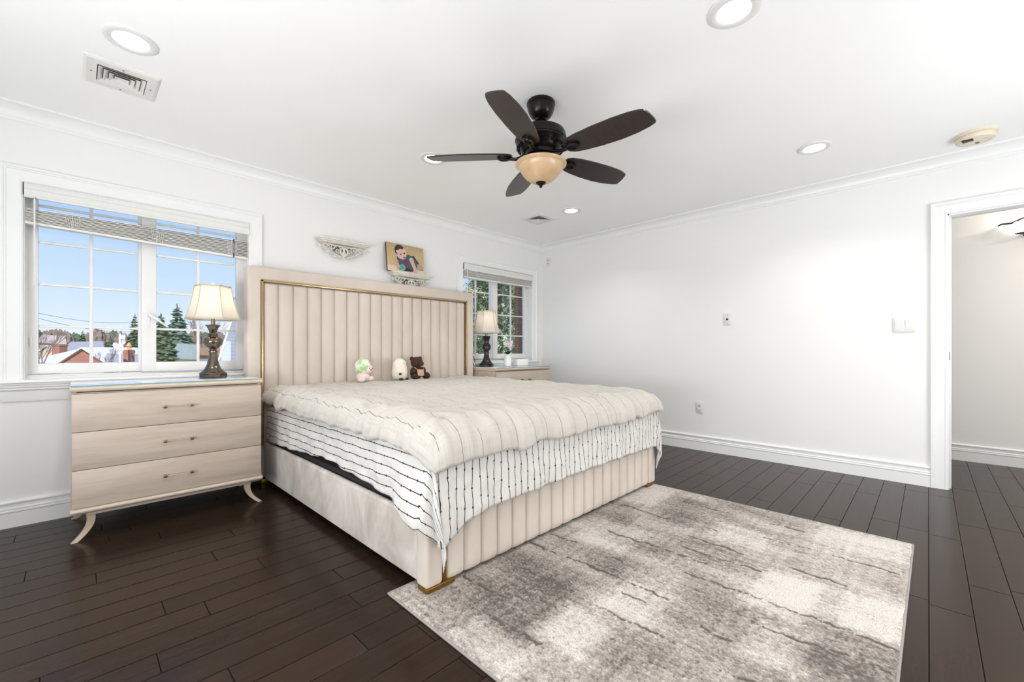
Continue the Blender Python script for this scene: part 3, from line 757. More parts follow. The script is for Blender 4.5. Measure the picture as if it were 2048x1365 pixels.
# ------------------------------------------------------------------ chests of drawers
def chest():
    W, D, H = .452, .255, .84
    t = thing('drawer_chest', '', 'dresser', (0, 0, 0), 0, 'pale wood drawer chests')
    zb, zt = .165, .800
    b = bmesh.new()
    box(b, -W, -W+.020, -D+.019, D, zb, zt+.006, .001); box(b, W-.020, W, -D+.019, D, zb, zt+.006, .001); box(b, -W+.02, W-.02, -D+.019, -D+.030, zb, zt)
    box(b, -W+.02, W-.02, D-.012, D, zb, zt); box(b, -W+.02, W-.02, -D+.02, D, zb, zb+.018)
    obj('carcass', b, M['wood'], t)
    b = bmesh.new()
    prof = [(-D-.004, .806), (-D-.010, .812), (-D-.012, .820), (-D-.010, .828), (-D-.002, .834), (D, .834), (D, .806)]
    prism(b, prof, lambda y, z: (-W-.006, y, z), lambda y, z: (W+.006, y, z)); obj('top_board', b, M['wood_edge'], t, 25)
    obj('glass_top', bmk((box, -W-.002, W+.002, -D-.006, D-.004, .834, .840, .0012)), M['glasstop'], t)
    obj('glass_edge', bmk((box, -W-.002, W+.002, -D-.0072, -D-.006, .8345, .8395)), M['glassedge'], t)
    b = bmesh.new()
    prof = [(-D-.003, .150), (-D-.011, .156), (-D-.013, .164), (-D-.009, .172), (-D+.002, .176), (D, .176), (D, .150)]
    prism(b, prof, lambda y, z: (-W-.004, y, z), lambda y, z: (W+.004, y, z)); obj('bottom_rail', b, M['wood_edge'], t, 25)
    obj('apron_rail', bmk((box, -W+.06, W-.06, -D+.022, -D+.040, .128, .150, .002)), M['wood'], t)
    zs = [.177, .383, .588, .795]
    for i in range(3):
        d = obj('drawer', bmk((box, -W+.002, W-.002, -D-.001, -D+.0185, zs[i]+.0015, zs[i+1]-.0015, .0012)), M['wood'], t)
        zc = zs[i]+(.106 if i < 2 else .106)
        hb = bmesh.new()
        for s in (-1, 1):
            kb = bmesh.new()
            tube(kb, [(s*.064, -D-.001, zc), (s*.064, -D-.022, zc)], .0055, 10)
            box(kb, s*.064-.009, s*.064+.009, -D-.036, -D-.020, zc-.008, zc+.008, .003)
            obj('handle_post', kb, M['knob'], d)
        tube(hb, [(-.056, -D-.028, zc), (.056, -D-.028, zc)], .0055, 10)
        obj('handle_bar', hb, M['acrylic'], d)
    for sx in (-1, 1):
        for sy in (-1, 1):
            b = bmesh.new(); n = 12; secs = []
            for i in range(n+1):
                f = i/n; z = .150*(1-f)
                k = f**2.4
                ox = sx*(.005+.060*k); oy = sy*(.0+.040*k) if sy < 0 else .008*k
                wd = .019*(1-.32*f)
                cx = sx*(W-.075)+ox - sx*.012*math.sin(f*PI); cy = sy*(D-.045)+oy
                secs.append([b.verts.new((cx+a*wd, cy+c*wd*.8, z)) for a, c in ((-1, -1), (1, -1), (1, 1), (-1, 1))])
            for p, q in zip(secs, secs[1:]):
                for k in range(4): b.faces.new((p[k], p[(k+1) % 4], q[(k+1) % 4], q[k]))
            b.faces.new(secs[0]); b.faces.new(list(reversed(secs[-1])))
            obj('leg', b, M['leg_wood'], t, 35)
    return t
c1 = chest(); c1.location = (.438, 3.515, 0); c1['label'] = 'pale wood three drawer chest with clear handles under the wide left window'
c2 = copy_tree(c1); c2.location = (3.606, 3.568, 0); c2['label'] = 'pale wood drawer chest between the headboard and the right wall'

# ------------------------------------------------------------------ lamps
def hexshade(b, r0, r1, z0, z1, ph, bell=.16):
    n = 12; rings = []
    for j in range(n+1):
        f = j/n; r = r0+(r1-r0)*(f**.8) - bell*(r0-r1)*math.sin(f*PI)*.5
        z = z0+(z1-z0)*f
        rings.append([b.verts.new((r*math.cos(ph+i*PI/3), r*math.sin(ph+i*PI/3), z)) for i in range(6)])
    for p, q in zip(rings, rings[1:]):
        for i in range(6): b.faces.new((p[i], p[(i+1) % 6], q[(i+1) % 6], q[i]))
    return rings
def lamp(label, loc, prof, sides, mat, r0, r1, z0, z1, ph, finial_mat):
    t = thing('table_lamp', label, 'table lamp', loc, 0, 'bedside table lamps')
    b = bmesh.new()
    rb = prof[0][0]
    lathe(b, [(rb*1.02, 0), (rb*1.06, .004), (rb*1.06, .022), (rb*.98, .027), (rb*.8, .028)], 8, phase=ph+PI/8, scale=(1, 1)); obj('foot', b, mat, t, 25)
    b = bmesh.new(); lathe(b, [(r, z) for r, z in prof], 40); obj('body', b, mat, t, 30)
    b = bmesh.new(); zt_ = prof[-1][1]; tube(b, [(0, 0, zt_-.01), (0, 0, zt_+.06)], .012, 12); tube(b, [(0, 0, zt_+.05), (0, 0, z1+.004)], .004, 8); obj('socket', b, M['knob'], t)
    b = bmesh.new(); rings = hexshade(b, r0, r1, z0, z1, ph); s = obj('lamp_shade', b, M['shade'], t, 20)
    so = s.modifiers.new('thickness', 'SOLIDIFY'); so.thickness = .002
    b = bmesh.new()
    n = 12
    for i in range(6):
        pts = []
        for j in range(n+1):
            f = j/n; r = r0+(r1-r0)*(f**.8) - .16*(r0-r1)*math.sin(f*PI)*.5
            pts.append(((r+.001)*math.cos(ph+i*PI/3), (r+.001)*math.sin(ph+i*PI/3), z0+(z1-z0)*f))
        tube(b, pts, .0028, 6)
    for r, z in ((r0, z0), (r1, z1)):
        tube(b, [((r+.001)*math.cos(ph+i*PI/3), (r+.001)*math.sin(ph+i*PI/3), z) for i in range(7)], .003, 6)
    obj('piping', b, M['piping'], s)
    b = bmesh.new(); lathe(b, [(.004, z1), (.006, z1+.008), (.012, z1+.014), (.013, z1+.020), (.008, z1+.026), (0, z1+.028)], 16); obj('finial', b, finial_mat, t)
    b = bmesh.new()
    for i in (0, 2, 4): tube(b, [(0, 0, z1-.006), (r1*.98*math.cos(ph+i*PI/3), r1*.98*math.sin(ph+i*PI/3), z1-.004)], .002, 5)
    obj('harp', b, M['knob'], t)
    return t
P1 = [(.082, .026), (.080, .034), (.070, .040), (.066, .045), (.050, .062), (.036, .095), (.029, .135), (.026, .165), (.023, .178), (.027, .184), (.027, .192), (.021, .198), (.022, .206), (.040, .222), (.056, .244), (.060, .262), (.056, .280), (.044, .292), (.032, .298), (.028, .306), (.032, .312), (.030, .318), (.022, .326), (.026, .345), (.036, .368), (.046, .378), (.045, .382), (.020, .386)]
lp1 = lamp('bronze urn table lamp with cream panelled shade on the chest under the left window', (.680, 3.610, .8405), [(r*1.0, z*.96) for r, z in P1], 8, M['gunmetal'], .164, .107, .405, .640, math.radians(-135-5), M['plastic'])
P2 = [(.080, .026), (.078, .034), (.066, .044), (.048, .066), (.034, .100), (.028, .140), (.030, .165), (.032, .172), (.050, .190), (.055, .212), (.048, .236), (.034, .250), (.030, .256), (.030, .275), (.038, .300), (.048, .325), (.046, .330), (.020, .334)]
lp2 = lamp('dark marbled table lamp with cream shade on the far chest by the corner window', (3.345, 3.680, .8405), [(r*.98, z*1.07) for r, z in P2], 8, M['darkmarble'], .163, .104, .390, .645, math.radians(-135-14), M['jack'])
b = bmesh.new()
tube(b, [(-.07, .02, .006), (-.12, .03, .006), (-.165, .02, .008), (-.185, .02, .03), (-.190, .02, .09), (-.180, .02, .125), (-.172, .02, .09), (-.160, .01, .03), (-.13, -.01, .006), (-.08, -.03, .005)], .0035, 8)
obj('power_cord', b, M['black'], lp2)
light('lamp_bulb', 'POINT', (.680, 3.610, 1.375), 1.5, (0, 0, 0), (1.0, .91, .80), shadow_soft_size=.035)
light('lamp_bulb', 'POINT', (3.345, 3.680, 1.385), .7, (0, 0, 0), (1.0, .92, .82), shadow_soft_size=.035)

# vase with orchid, white box
t = thing('orchid_vase', 'white ceramic vase with a pink orchid on the far chest', 'plant', (3.560, 3.545, .8405))
obj('vase', bmk((lathe, [(.030, 0), (.038, .004), (.044, .05), (.043, .10), (.036, .13), (.038, .142), (.034, .142), (.030, .10)], 28)), M['ceramic'], t)
b = bmesh.new()
for k in range(9):
    a = k*2.4; ln = random.uniform(.09, .15); pts = []
    d = Vector((math.cos(a), math.sin(a), 0)); s = Vector((-d.y, d.x, 0)); prev = None
    for i in range(7):
        f = i/6; p = Vector((0, 0, .13))+d*(ln*f*.75)+Vector((0, 0, ln*(1.1*f-.75*f*f))); wd = .020*math.sin(PI*(.12+.86*f))
        cur = (b.verts.new(p-s*wd), b.verts.new(p+Vector((0, 0, -.004))), b.verts.new(p+s*wd))
        if prev:
            b.faces.new((prev[0], prev[1], cur[1], cur[0])); b.faces.new((prev[1], prev[2], cur[2], cur[1]))
        prev = cur
obj('leaves', b, M['leaf'], t)
b = bmesh.new()
tube(b, [(0, 0, .13), (.01, 0, .20), (.03, .0, .26), (.06, -.01, .29)], .0025, 6); tube(b, [(0, 0, .13), (-.01, 0, .20), (-.03, .01, .25), (-.06, 0, .27)], .0025, 6)
obj('stem', b, M['leaf'], t)
b = bmesh.new()
for k, (x, y, z) in enumerate(((.06, -.01, .285), (.035, -.015, .262), (.012, -.01, .235), (-.06, -.01, .268), (-.035, -.012, .250), (.05, 0, .245), (-.015, -.02, .275))):
    for i in range(5):
        a = i*2*PI/5+k; blob(b, (x+.014*math.cos(a), y-.004, z+.014*math.sin(a)), (.012, .004, .009), Matrix.Rotation(-a, 3, 'Y'), 1)
obj('blossom', b, M['petal'], t)
t = tag(obj('tissue_box', bmk((box, -.095, .095, -.045, .045, 0, .085, .012, 4)), M['ceramic']), 'white rounded box on the far chest beside the vase', 'box'); t.location = (3.800, 3.56, .8405)

# ------------------------------------------------------------------ bed
bed = thing('bed', 'cream velvet channel tufted bed with gold trim', 'bed', (2.04, 2.6, 0))
BX, BY = 2.04, 2.6
def bw(b):   # world to bed-local
    for v_ in b.verts: v_.co -= Vector((BX, BY, 0))
    return b
def channels(b, x0, x1, n, z0, z1, y, dep, top=.02, bot=.02, S=10, rows=26):
    nu = n*S
    def fn(u, v):
        x = x0+(x1-x0)*u; t = (u*n) % 1.0 if u < 1 else 1.0
        k = 1-abs(2*t-1)**2.6; k = max(k, 0)**.55
        z = z0+(z1-z0)*v
        e = 1.0
        if z1-z < top: e = math.sqrt(max(0, 1-((top-(z1-z))/top)**2))
        if z-z0 < bot: e = min(e, math.sqrt(max(0, 1-((bot-(z-z0))/bot)**2)))
        wv = .0015*noise.noise(Vector((x*6, z*3, 1)))
        return (x, y-dep*(.12+.88*k)*e-wv*k, z)
    nv = rows
    # denser rows near the ends
    vv = [0, .004, .01, .02, .035]+[.05+.9*i/rows for i in range(rows+1)]+[.965, .98, .99, .996, 1]
    vs_ = [[b.verts.new(fn(i/nu, q)) for i in range(nu+1)] for q in vv]
    for j in range(len(vv)-1):
        for i in range(nu): b.faces.new((vs_[j][i], vs_[j][i+1], vs_[j+1][i+1], vs_[j+1][i]))
HX0, HX1, HZ = .905, 3.125, 1.672
b = bmesh.new(); F0, F1, FT = .996, 3.028, 1.572
U = [(HX0, .03), (F0, .03), (F0, FT), (F1, FT), (F1, .03), (HX1, .03), (HX1, HZ), (HX0, HZ)]
prism(b, U, lambda x, z: (x, 3.650, z), lambda x, z: (x, 3.775, z))
bmesh.ops.recalc_face_normals(b, faces=b.faces[:]); bmesh.ops.bevel(b, geom=b.edges[:], offset=.016, segments=3, affect='EDGES', profile=.5)
box(b, F0-.02, F1+.02, 3.69, 3.76, .05, FT+.02)
hb = obj('headboard', bw(b), M['velvet'], bed, 50)
b = bmesh.new(); channels(b, F0+.016, F1-.016, 18, .30, FT-.018, 3.686, .030); obj('channel_panel', bw(b), M['velvet'], hb, 40, False)
b = bmesh.new(); box(b, F0, F0+.015, 3.648, 3.69, .30, FT, .002); box(b, F1-.015, F1, 3.648, 3.69, .30, FT, .002); box(b, F0, F1, 3.648, 3.69, FT-.015, FT, .002)
obj('gold_trim', bw(b), M['gold'], hb)
for nm, x0, x1 in (('l', 1.017, 1.055), ('r', 3.025, 3.070)):
    b = bmesh.new(); box(b, x0, x1, 1.555, 3.65, .042, .322, .016, 3); obj('side_rail', bw(b), M['velvet_rail'], bed, 50)
b = bmesh.new(); box(b, 1.012, 1.100, 1.482, 1.560, .034, .318, .016, 3); box(b, 2.982, 3.078, 1.482, 1.560, .034, .318, .016, 3); box(b, 1.09, 2.99, 1.505, 1.555, .045, .312, .01)
fb = obj('footboard', bw(b), M['velvet'], bed, 50)
b = bmesh.new(); channels(b, 1.122, 2.980, 18, .030, .312, 1.510, .030, .02, .035, 10, 14); obj('channel_panel', bw(b), M['velvet'], fb, 40, False)
for q in (1.101,):
    b = bmesh.new(); box(b, q, q+.019, 1.487, 1.52, .036, .312, .002); obj('gold_trim', bw(b), M['antique_gold'], fb)
for x, y in ((1.075, 1.518), (3.015, 1.518), (1.06, 3.70), (3.03, 3.70)):
    b = bmesh.new(); z0 = .0165 if y < 2 else .0
    box(b, x-.058, x+.088 if x < 2 else x+.040, y-.034, y+.034, z0, .036, .003); obj('leg', bw(b), M['antique_gold'], bed)
b = bmesh.new(); box(b, 1.06, 3.02, 1.56, 3.64, .09, .345, .012)
obj('foundation', bw(b), M['foundation'], bed)

b = bmesh.new(); box(b, 1.068, 3.02, 1.535, 3.640, .348, .598, .04, 4)
tag(obj('mattress', b, M['foundation'], None, 50), 'dark mattress showing below the striped coverlet on the bed', 'mattress')

# striped coverlet: flat sheet coordinates (x, y) folded over the mattress edges
CX0, CX1, CY0, CY1, CT = 1.050, 3.046, 1.474, 3.632, .604
LM = .36
def interp(x, pts):
    if x <= pts[0][0]: return pts[0][1]
    for (a, va), (b_, vb) in zip(pts, pts[1:]):
        if x <= b_:
            f = (x-a)/(b_-a); f = f*f*(3-2*f); return va+(vb-va)*f
    return pts[-1][1]
def left_len(y): return interp(y, [(1.42, .315), (1.56, .310), (1.66, .285), (1.85, .262), (2.10, .242), (2.5, .218), (2.8, .238), (3.1, .258), (3.64, .282)]) + .006*noise.noise(Vector((y*9, 3, 0)))
def foot_len(x): return interp(x, [(1.0, .40), (1.06, .405), (1.13, .375), (1.22, .330), (1.34, .312), (1.5, .303), (2.2, .292), (2.9, .292), (3.02, .30), (3.10, .33)]) + .004*noise.noise(Vector((x*8, 0, 5)))
def cov_flat(u, v):
    x = (CX0-LM)+(CX1-CX0+2*LM)*u; y = (CY0-LM)+(CY1-CY0+LM)*v
    if x < CX0: x = CX0-(CX0-x)/LM*left_len(max(y, CY0-.05))
    elif x > CX1: x = CX1+(x-CX1)/LM*.335
    if y < CY0: y = CY0-(CY0-y)/LM*foot_len(min(max(x, 1.0), 3.1))
    return x, y
def cov3(u, v):
    x, y = cov_flat(u, v)
    a = CX0-x if x < CX0 else (x-CX1 if x > CX1 else 0.0); sgn = -1 if x < CX0 else 1
    b_ = CY0-y if y < CY0 else 0.0
    cx = min(max(x, CX0), CX1); cy = max(y, CY0)
    r = math.hypot(a, b_)
    RB = .02
    wr = noise.noise(Vector((x*7, y*7, 2)))*.009+noise.noise(Vector((x*19, y*19, 4)))*.005+noise.noise(Vector((x*45, y*45, 6)))*.002
    wr += .006*max(0, .5-abs(noise.noise(Vector((x*5+y*7, y*6-x*9, 1))))*2.4)
    if r < 1e-6: return (cx, cy, CT+.3*wr)
    # rounded edge then hang
    if r < RB*PI/2:
        out = RB*math.sin(r/RB)*.5; z = CT-RB*(1-math.cos(r/RB))
    else:
        out = RB*.5; z = CT-RB-(r-RB*PI/2)
    h = CT-z
    phi = math.atan2(b_, a)            # 0 = side, 90 = foot
    if a > 0 and b_ > 0:
        w_ = math.sin(2*phi)
        fold = (.030*w_+.022*math.sin(phi*6.0+.6)*w_)*min(1, h/.3)
        flare = .006+.02*h*w_
    else:
        fold = 0; flare = .006+.012*h/.3
        s_ = y if a > 0 else x
        fold += (.006*math.sin(s_*31)+.010*noise.noise(Vector((s_*6, 0, 7))))*min(1, h/.25)**1.3
    o = out+flare+fold+wr*min(1, h/.08)
    o = max(o, .004)
    if a > 0 and b_ > 0: dx, dy = math.cos(phi), math.sin(phi)
    elif a > 0: dx, dy = 1, 0
    else: dx, dy = 0, 1
    # the left drop stays inside the rail until the corner, where it is pulled over it
    ex = 0
    if a > 0 and y < 1.80: ex = .058*min(1, (1.80-y)/.22)*min(1, h/.26)
    sh = .085*w_*min(1, h/.4)**1.6 if (a > 0 and b_ > 0) else 0.0      # the corner tail swings round to the foot side
    return (cx+sgn*(dx*o+ex*(dx if b_ > 0 else 1)-sh), cy-dy*o, z+.5*wr)
b = bmesh.new()
sheet(b, cov3, 210, 190, cov_flat)
o = obj('coverlet', b, M['coverlet'], None, 80, False)
so = o.modifiers.new('thickness', 'SOLIDIFY'); so.thickness = .003; so.offset = 1
tag(o, 'white coverlet with dotted black stripes draped over the mattress edges', 'coverlet')

# puffy duvet
DX0, DX1, DY0, DY1 = .992, 3.100, 1.412, 3.674
def duvet_edge_z(x, y):
    """height of the lower hem at the outline"""
    zl = interp(y, [(1.41, .548), (1.55, .60), (1.8, .622), (3.2, .628), (3.6, .650)])
    zf = interp(x, [(.99, .540), (1.10, .560), (1.3, .566), (1.7, .572), (2.4, .576), (3.1, .590)])
    dl, df, dr = x-DX0, y-DY0, DX1-x
    m = min(dl, df, dr)
    if m == df: return zf
    if m == dl: return zl
    return .60
def duv(u, v):
    # map a square to a rounded rectangle outline
    x = DX0+(DX1-DX0)*u; y = DY0+(DY1-DY0)*v
    d = min(x-DX0, DX1-x, y-DY0)
    dl, dr, df = x-DX0, DX1-x, y-DY0
    R = .15
    def prof(q): q = min(max(q/R, 0), 1); return math.sqrt(max(0, 1-(1-q)**2))
    k = 1-math.sqrt(min(1, sum((1-prof(q))**2 for q in (dl, dr, df))))
    k = max(k, 0)
    ztop = interp(y, [(1.4, .715), (1.9, .738), (2.6, .745), (3.64, .744)]) + .008*math.sin((x-1.0)*1.5)
    ze = duvet_edge_z(x, y)
    z = ze+(ztop-ze)*k
    near = max(0, 1-d/.45)
    back = max(0, 1-(DY1-y)/.10)
    q = Vector((x, y, 0))
    wr = .012*noise.noise(q*3.2)+.008*noise.noise(q*8+Vector((3, 0, 0)))
    rid = (1-abs(noise.noise(Vector((x*9, y*5, 8))))*2)
    wr += .018*near*max(0, rid-.25)*k**.5 + .010*max(0, (1-abs(noise.noise(Vector((x*4.5+y*2, y*9, 3))))*2.2)-.45)
    # gathers running in from the hem
    if dl < .4 and dl <= df: wr += .020*max(0, 1-dl/.4)*noise.noise(Vector((y*15, x*4, 1)))+.010*max(0, 1-dl/.25)*noise.noise(Vector((y*34, x*9, 6)))
    if df < .4 and df < dl: wr += .018*max(0, 1-df/.4)*noise.noise(Vector((x*12, y*4, 4)))+.008*max(0, 1-df/.2)*noise.noise(Vector((x*30, y*8, 6)))
    zz = z+wr*(.5+.5*k)+(.020*noise.noise(Vector(((x+y)*9, 7, x)))*max(0, 1-d/.10))
    # hem waviness
    hx = (.020*noise.noise(Vector((y*6, 1, 0)))+.014*noise.noise(Vector((y*19, 4, 0))))*max(0, 1-dl/.12)
    hy = (.018*noise.noise(Vector((x*6, 9, 0)))+.010*noise.noise(Vector((x*17, 2, 0))))*max(0, 1-df/.12)
    # round the two foot corners
    rc = .07; ox = oy = 0
    for cxs, q_ in ((DX0+rc, dl), (DX1-rc, dr)):
        if q_ < rc and df < rc:
            vx, vy = x-cxs, y-(DY0+rc); m = max(abs(vx), abs(vy)); l = math.hypot(vx, vy)
            if l > 1e-6: ox = vx*(m/l-1); oy = vy*(m/l-1)
    return (x+hx+ox, y+hy+oy-.0*back, zz)
b = bmesh.new()
NU, NV = 230, 230
def warp(t): return t
vs_ = sheet(b, duv, NU, NV, lambda u, v: (DX0+(DX1-DX0)*u, DY0+(DY1-DY0)*v))
lay = b.loops.layers.uv['UVMap']
ring = [vs_[j][0] for j in range(NV, -1, -1)]+[vs_[0][i] for i in range(1, NU+1)]+[vs_[j][NU] for j in range(1, NV+1)]+[vs_[NV][i] for i in range(NU-1, 0, -1)]
cen = Vector(((DX0+DX1)/2, (DY0+DY1)/2, 0))
prev = ring
for ins, dz in ((.004, -.012), (.016, -.020), (.034, -.016), (.060, .030)):
    cur = []
    for v_ in ring:
        x, y, z = v_.co
        ix = ins if x < cen.x else -ins; iy = ins if y < cen.y else -ins
        nx = x+(ix if (x-DX0 < .12 or DX1-x < .12) else 0); ny = y+(iy if (y-DY0 < .12 or DY1-y < .05) else 0)
        cur.append(b.verts.new((nx, ny, max(z+dz, .612) if (dz > 0 and z < .69) else z-abs(dz))))
    n = len(ring)
    for i in range(n):
        f = b.faces.new((prev[i], prev[(i+1) % n], cur[(i+1) % n], cur[i]))
        for l in f.loops: l[lay].uv = (l.vert.co.x, l.vert.co.y)
    prev = cur
tag(obj('duvet', b, M['duvet'], None, 80), 'rumpled off white linen duvet spread over the bed', 'duvet')
b = bmesh.new()
tube(b, [(3.085, 1.44, .588), (3.13, 1.40, .584), (3.165, 1.375, .570)], [.006, .007, .004], 6, .3)

# ------------------------------------------------------------------ plush toys
ZT = .757
def S(v_): return Vector(v_)
t = thing('plush_toy', 'small plush with pale green hood and pink body leaning on the headboard', 'plush toy', (1.742, 3.500, ZT), math.radians(12), 'plush toys at the headboard')
obj('body', bmk((blob, (0, 0, .042), (.062, .055, .046)), (blob, (-.030, -.010, .072), (.022, .022, .030)), (blob, (.050, -.035, .026), (.030, .030, .024)), (blob, (-.046, -.035, .020), (.030, .032, .022))), M['fur_pink'], t, 80)
obj('hood', bmk((blob, (0, 0, .128), (.074, .064, .074), None, 4, .06, 3.0)), M['fur_green'], t, 80)
h = obj('face', bmk((blob, (.022, -.036, .112), (.044, .034, .044))), M['face_pink'], t, 80)
b = bmesh.new()
for x, z in ((.012, .116), (.040, .116)): blob(b, (x, -.069, z), (.0035, .003, .0045), None, 2)
blob(b, (.026, -.071, .106), (.006, .003, .004), None, 2); tube(b, [(.026, -.0705, .104), (.026, -.0705, .096)], .0012, 5)
obj('stitched_features', b, M['paw'], h)
t = thing('plush_toy', 'egg shaped cream plush with small brown paws', 'plush toy', (2.098, 3.500, ZT), math.radians(20), 'plush toys at the headboard')
b = bmesh.new(); lathe(b, [(0, .0), (.040, .002), (.062, .016), (.071, .045), (.072, .075), (.069, .095), (.066, .102), (.066, .110), (.064, .130), (.058, .155), (.046, .178), (.028, .194), (0, .200)], 32); obj('body', b, M['fur_white'], t, 80)
for x, z, r in ((-.052, .056, .014), (.030, .052, .014), (-.040, .010, .018), (.040, .010, .018)):
    b = bmesh.new(); blob(b, (x, -.050, z), (r, r*1.1, .011), None, 2); obj('paw', b, M['paw'], t)
b = bmesh.new()
for x in (-.012, .030): tube(b, [(x-.006, -.0605, .146), (x, -.0635, .150), (x+.006, -.0605, .154)], .0014, 5)
blob(b, (.010, -.066, .138), (.004, .003, .003), None, 2); obj('stitched_features', b, M['paw'], t)
t = thing('plush_toy', 'dark brown teddy bear in a tan apron sitting on the bed', 'plush toy', (2.282, 3.500, ZT), math.radians(8), 'plush toys at the headboard')
NB = (None, 3, .12, 6.0)
b = bmesh.new()
blob(b, (0, 0, .062), (.066, .055, .064), *NB); blob(b, (-.010, -.012, .158), (.060, .054, .052), *NB)
blob(b, (-.004, -.062, .146), (.030, .026, .024), *NB)
for s in (-1, 1):
    blob(b, (s*.050-.010, 0, .192), (.022, .014, .022), *NB)
    blob(b, (s*.060, -.020, .078), (.026, .030, .034), *NB)
    blob(b, (s*.070, -.055, .026), (.030, .046, .026), *NB)
blob(b, (.098, -.030, .030), (.030, .036, .030), *NB)
obj('body', b, M['fur_brown'], t, 80)
for s in (-1, 1):
    b = bmesh.new(); blob(b, (s*.020-.010, -.064, .166), (.0042, .003, .0042), None, 2); obj('eye', b, M['jack'], t)
b = bmesh.new(); blob(b, (-.004, -.087, .152), (.008, .005, .006), None, 2); obj('nose', b, M['jack'], t)
b = bmesh.new()
sheet(b, lambda u, v: (-.040+.080*u, -.058-.010*math.sin(u*PI)+.012*(v-.5), .030+.062*v), 12, 8)
ap = obj('apron', b, M['apron'], t, 80, False); so = ap.modifiers.new('thickness', 'SOLIDIFY'); so.thickness = .003
for s in (-1, 1):
    b = bmesh.new(); tube(b, [(s*.038, -.054, .090), (s*.052, -.030, .112), (s*.03, .02, .116)], .003, 6); obj('apron_strap', b, M['apron'], ap)

# ------------------------------------------------------------------ rug
def rug():
    x0, x1, y0, y1 = .915, 3.085, .066, 1.618
    nx, ny = 560, 400
    t = thing('area_rug', 'distressed grey and cream area rug at the foot of the bed', 'rug', (2.0, .842, 0))
    b = bmesh.new(); lay = b.verts.layers.float_color.new('Col')
    nz = noise.noise
    PATCH = [(1.88, 2.25, .34, .53, 1.0), (1.98, 2.27, .06, .24, 1.0), (1.165, 1.385, .82, 1.02, .95), (1.58, 1.81, .30, .44, .8), (2.42, 2.66, .60, .86, .8), (1.90, 2.20, 1.10, 1.38, .55), (2.62, 3.05, 1.30, 1.60, .7), (2.75, 3.06, .08, .45, .55), (.93, 1.07, .92, 1.22, .9), (2.2, 2.45, .95, 1.25, .5), (1.45, 1.72, .74, .95, .5), (1.05, 1.35, .1, .35, .8), (1.55, 1.75, 1.2, 1.5, .35)]
    DARK = [(1.10, 1.60, 1.02, 1.48, .9), (1.05, 1.32, .62, .80, .6), (1.40, 1.90, .05, .30, .55), (2.30, 2.62, .20, .55, .35), (1.55, 1.85, .5, .72, .45), (2.45, 2.9, 1.0, 1.25, .45), (1.66, 1.86, .95, 1.45, .7)]
    cracks = [(1.455, .12, 1.50), (1.69, .75, 1.52), (1.11, .95, 1.5), (1.96, .05, .80), (2.335, .25, .95), (1.62, .45, .92), (2.62, .1, .7), (2.85, .5, 1.2), (1.30, .3, .8), (2.10, .75, 1.3), (1.85, 1.05, 1.50), (2.50, .85, 1.45), (1.24, 1.0, 1.5), (1.78, .08, .5), (2.20, .55, .95), (1.02, .3, .8), (2.75, 1.05, 1.55)]
    CK = [(a, q0, q1, i*3.7) for i, (a, q0, q1) in enumerate(cracks)]
    light_, mid_, dark_ = (.64, .595, .55), (.39, .345, .308), (.115, .097, .086)
    rows = []
    for j in range(ny+1):
        y = y0+(y1-y0)*j/ny; row = []
        ck = [(a+.034*nz(Vector((y*3.1, s, 0)))+.014*nz(Vector((y*14, s, 3)))+.009*nz(Vector((y*36, s, 6)))+.004*nz(Vector((y*95, s, 8))), nz(Vector((y*4.5, s, 9)))+.55*nz(Vector((y*22, s, 2)))+.4*nz(Vector((y*80, s, 4)))) for a, q0, q1, s in CK]
        for i in range(nx+1):
            x = x0+(x1-x0)*i/nx; p = Vector((x, y, 0))
            n1 = nz(Vector((x*2.4, y*1.6, 0))); n2 = nz(Vector((x*9, y*4, 5))); n3 = nz(Vector((x*60, y*42, 1))); n4 = nz(Vector((x*150, y*110, 7)))
            st = nz(Vector((x*3, y*36, 11))); st2 = nz(Vector((x*36, y*3, 13)))
            f = .48+.34*n1+.26*n2+.30*n3+.42*n4+.14*st+.12*st2
            ws = .020*nz(Vector((x*22, y*22, 4)))+.012*n3
            for a, c_, e, g, k in PATCH:
                m = min(x-a, c_-x, y-e, g-y)+ws
                if m > -.03: f += k*.42*min(1, (m+.03)/.05)
            for a, c_, e, g, k in DARK:
                m = min(x-a, c_-x, y-e, g-y)+ws*2
                if m > -.06: f -= k*.36*min(1, (m+.06)/.14)
            h = 0.0
            for (a, q0, q1, s), (ca, on) in zip(CK, ck):
                if q0 < y < q1 and on > -.06:
                    d = abs(x-ca); wd = .0030+.006*max(0, on)
                    if d < wd*2.2:
                        q = max(0, 1-d/(wd*2.2)); f -= 1.1*q*(.55+.45*n4+.3); h -= .003*q
            f = max(-.05, min(1.05, f))
            if f > .5: k = min(1, (f-.5)/.45); col = [mid_[c]+(light_[c]-mid_[c])*k for c in range(3)]
            else: k = max(0, f/.5); col = [dark_[c]+(mid_[c]-dark_[c])*k for c in range(3)]
            ed = min(x-x0, x1-x, y-y0, y1-y)
            z = .013+.0022*n4+.0012*n3+h
            if ed < .012: z *= .35+.65*math.sqrt(max(0, ed/.012))
            px = x+(.004*nz(Vector((y*11, 0, 3))) if ed < .05 else 0); py = y+(.004*nz(Vector((x*11, 5, 3))) if ed < .05 else 0)
            v_ = b.verts.new((px-2.0, py-.842, z)); v_[lay] = (col[0], col[1], col[2], 1); row.append(v_)
        rows.append(row)
    for j in range(ny):
        for i in range(nx): b.faces.new((rows[j][i], rows[j][i+1], rows[j+1][i+1], rows[j+1][i]))
    obj('pile', b, M['rug'], t, 80, False)
    b = bmesh.new()
    c = [(x0-2.0, y0-.842), (x1-2.0, y0-.842), (x1-2.0, y1-.842), (x0-2.0, y1-.842)]
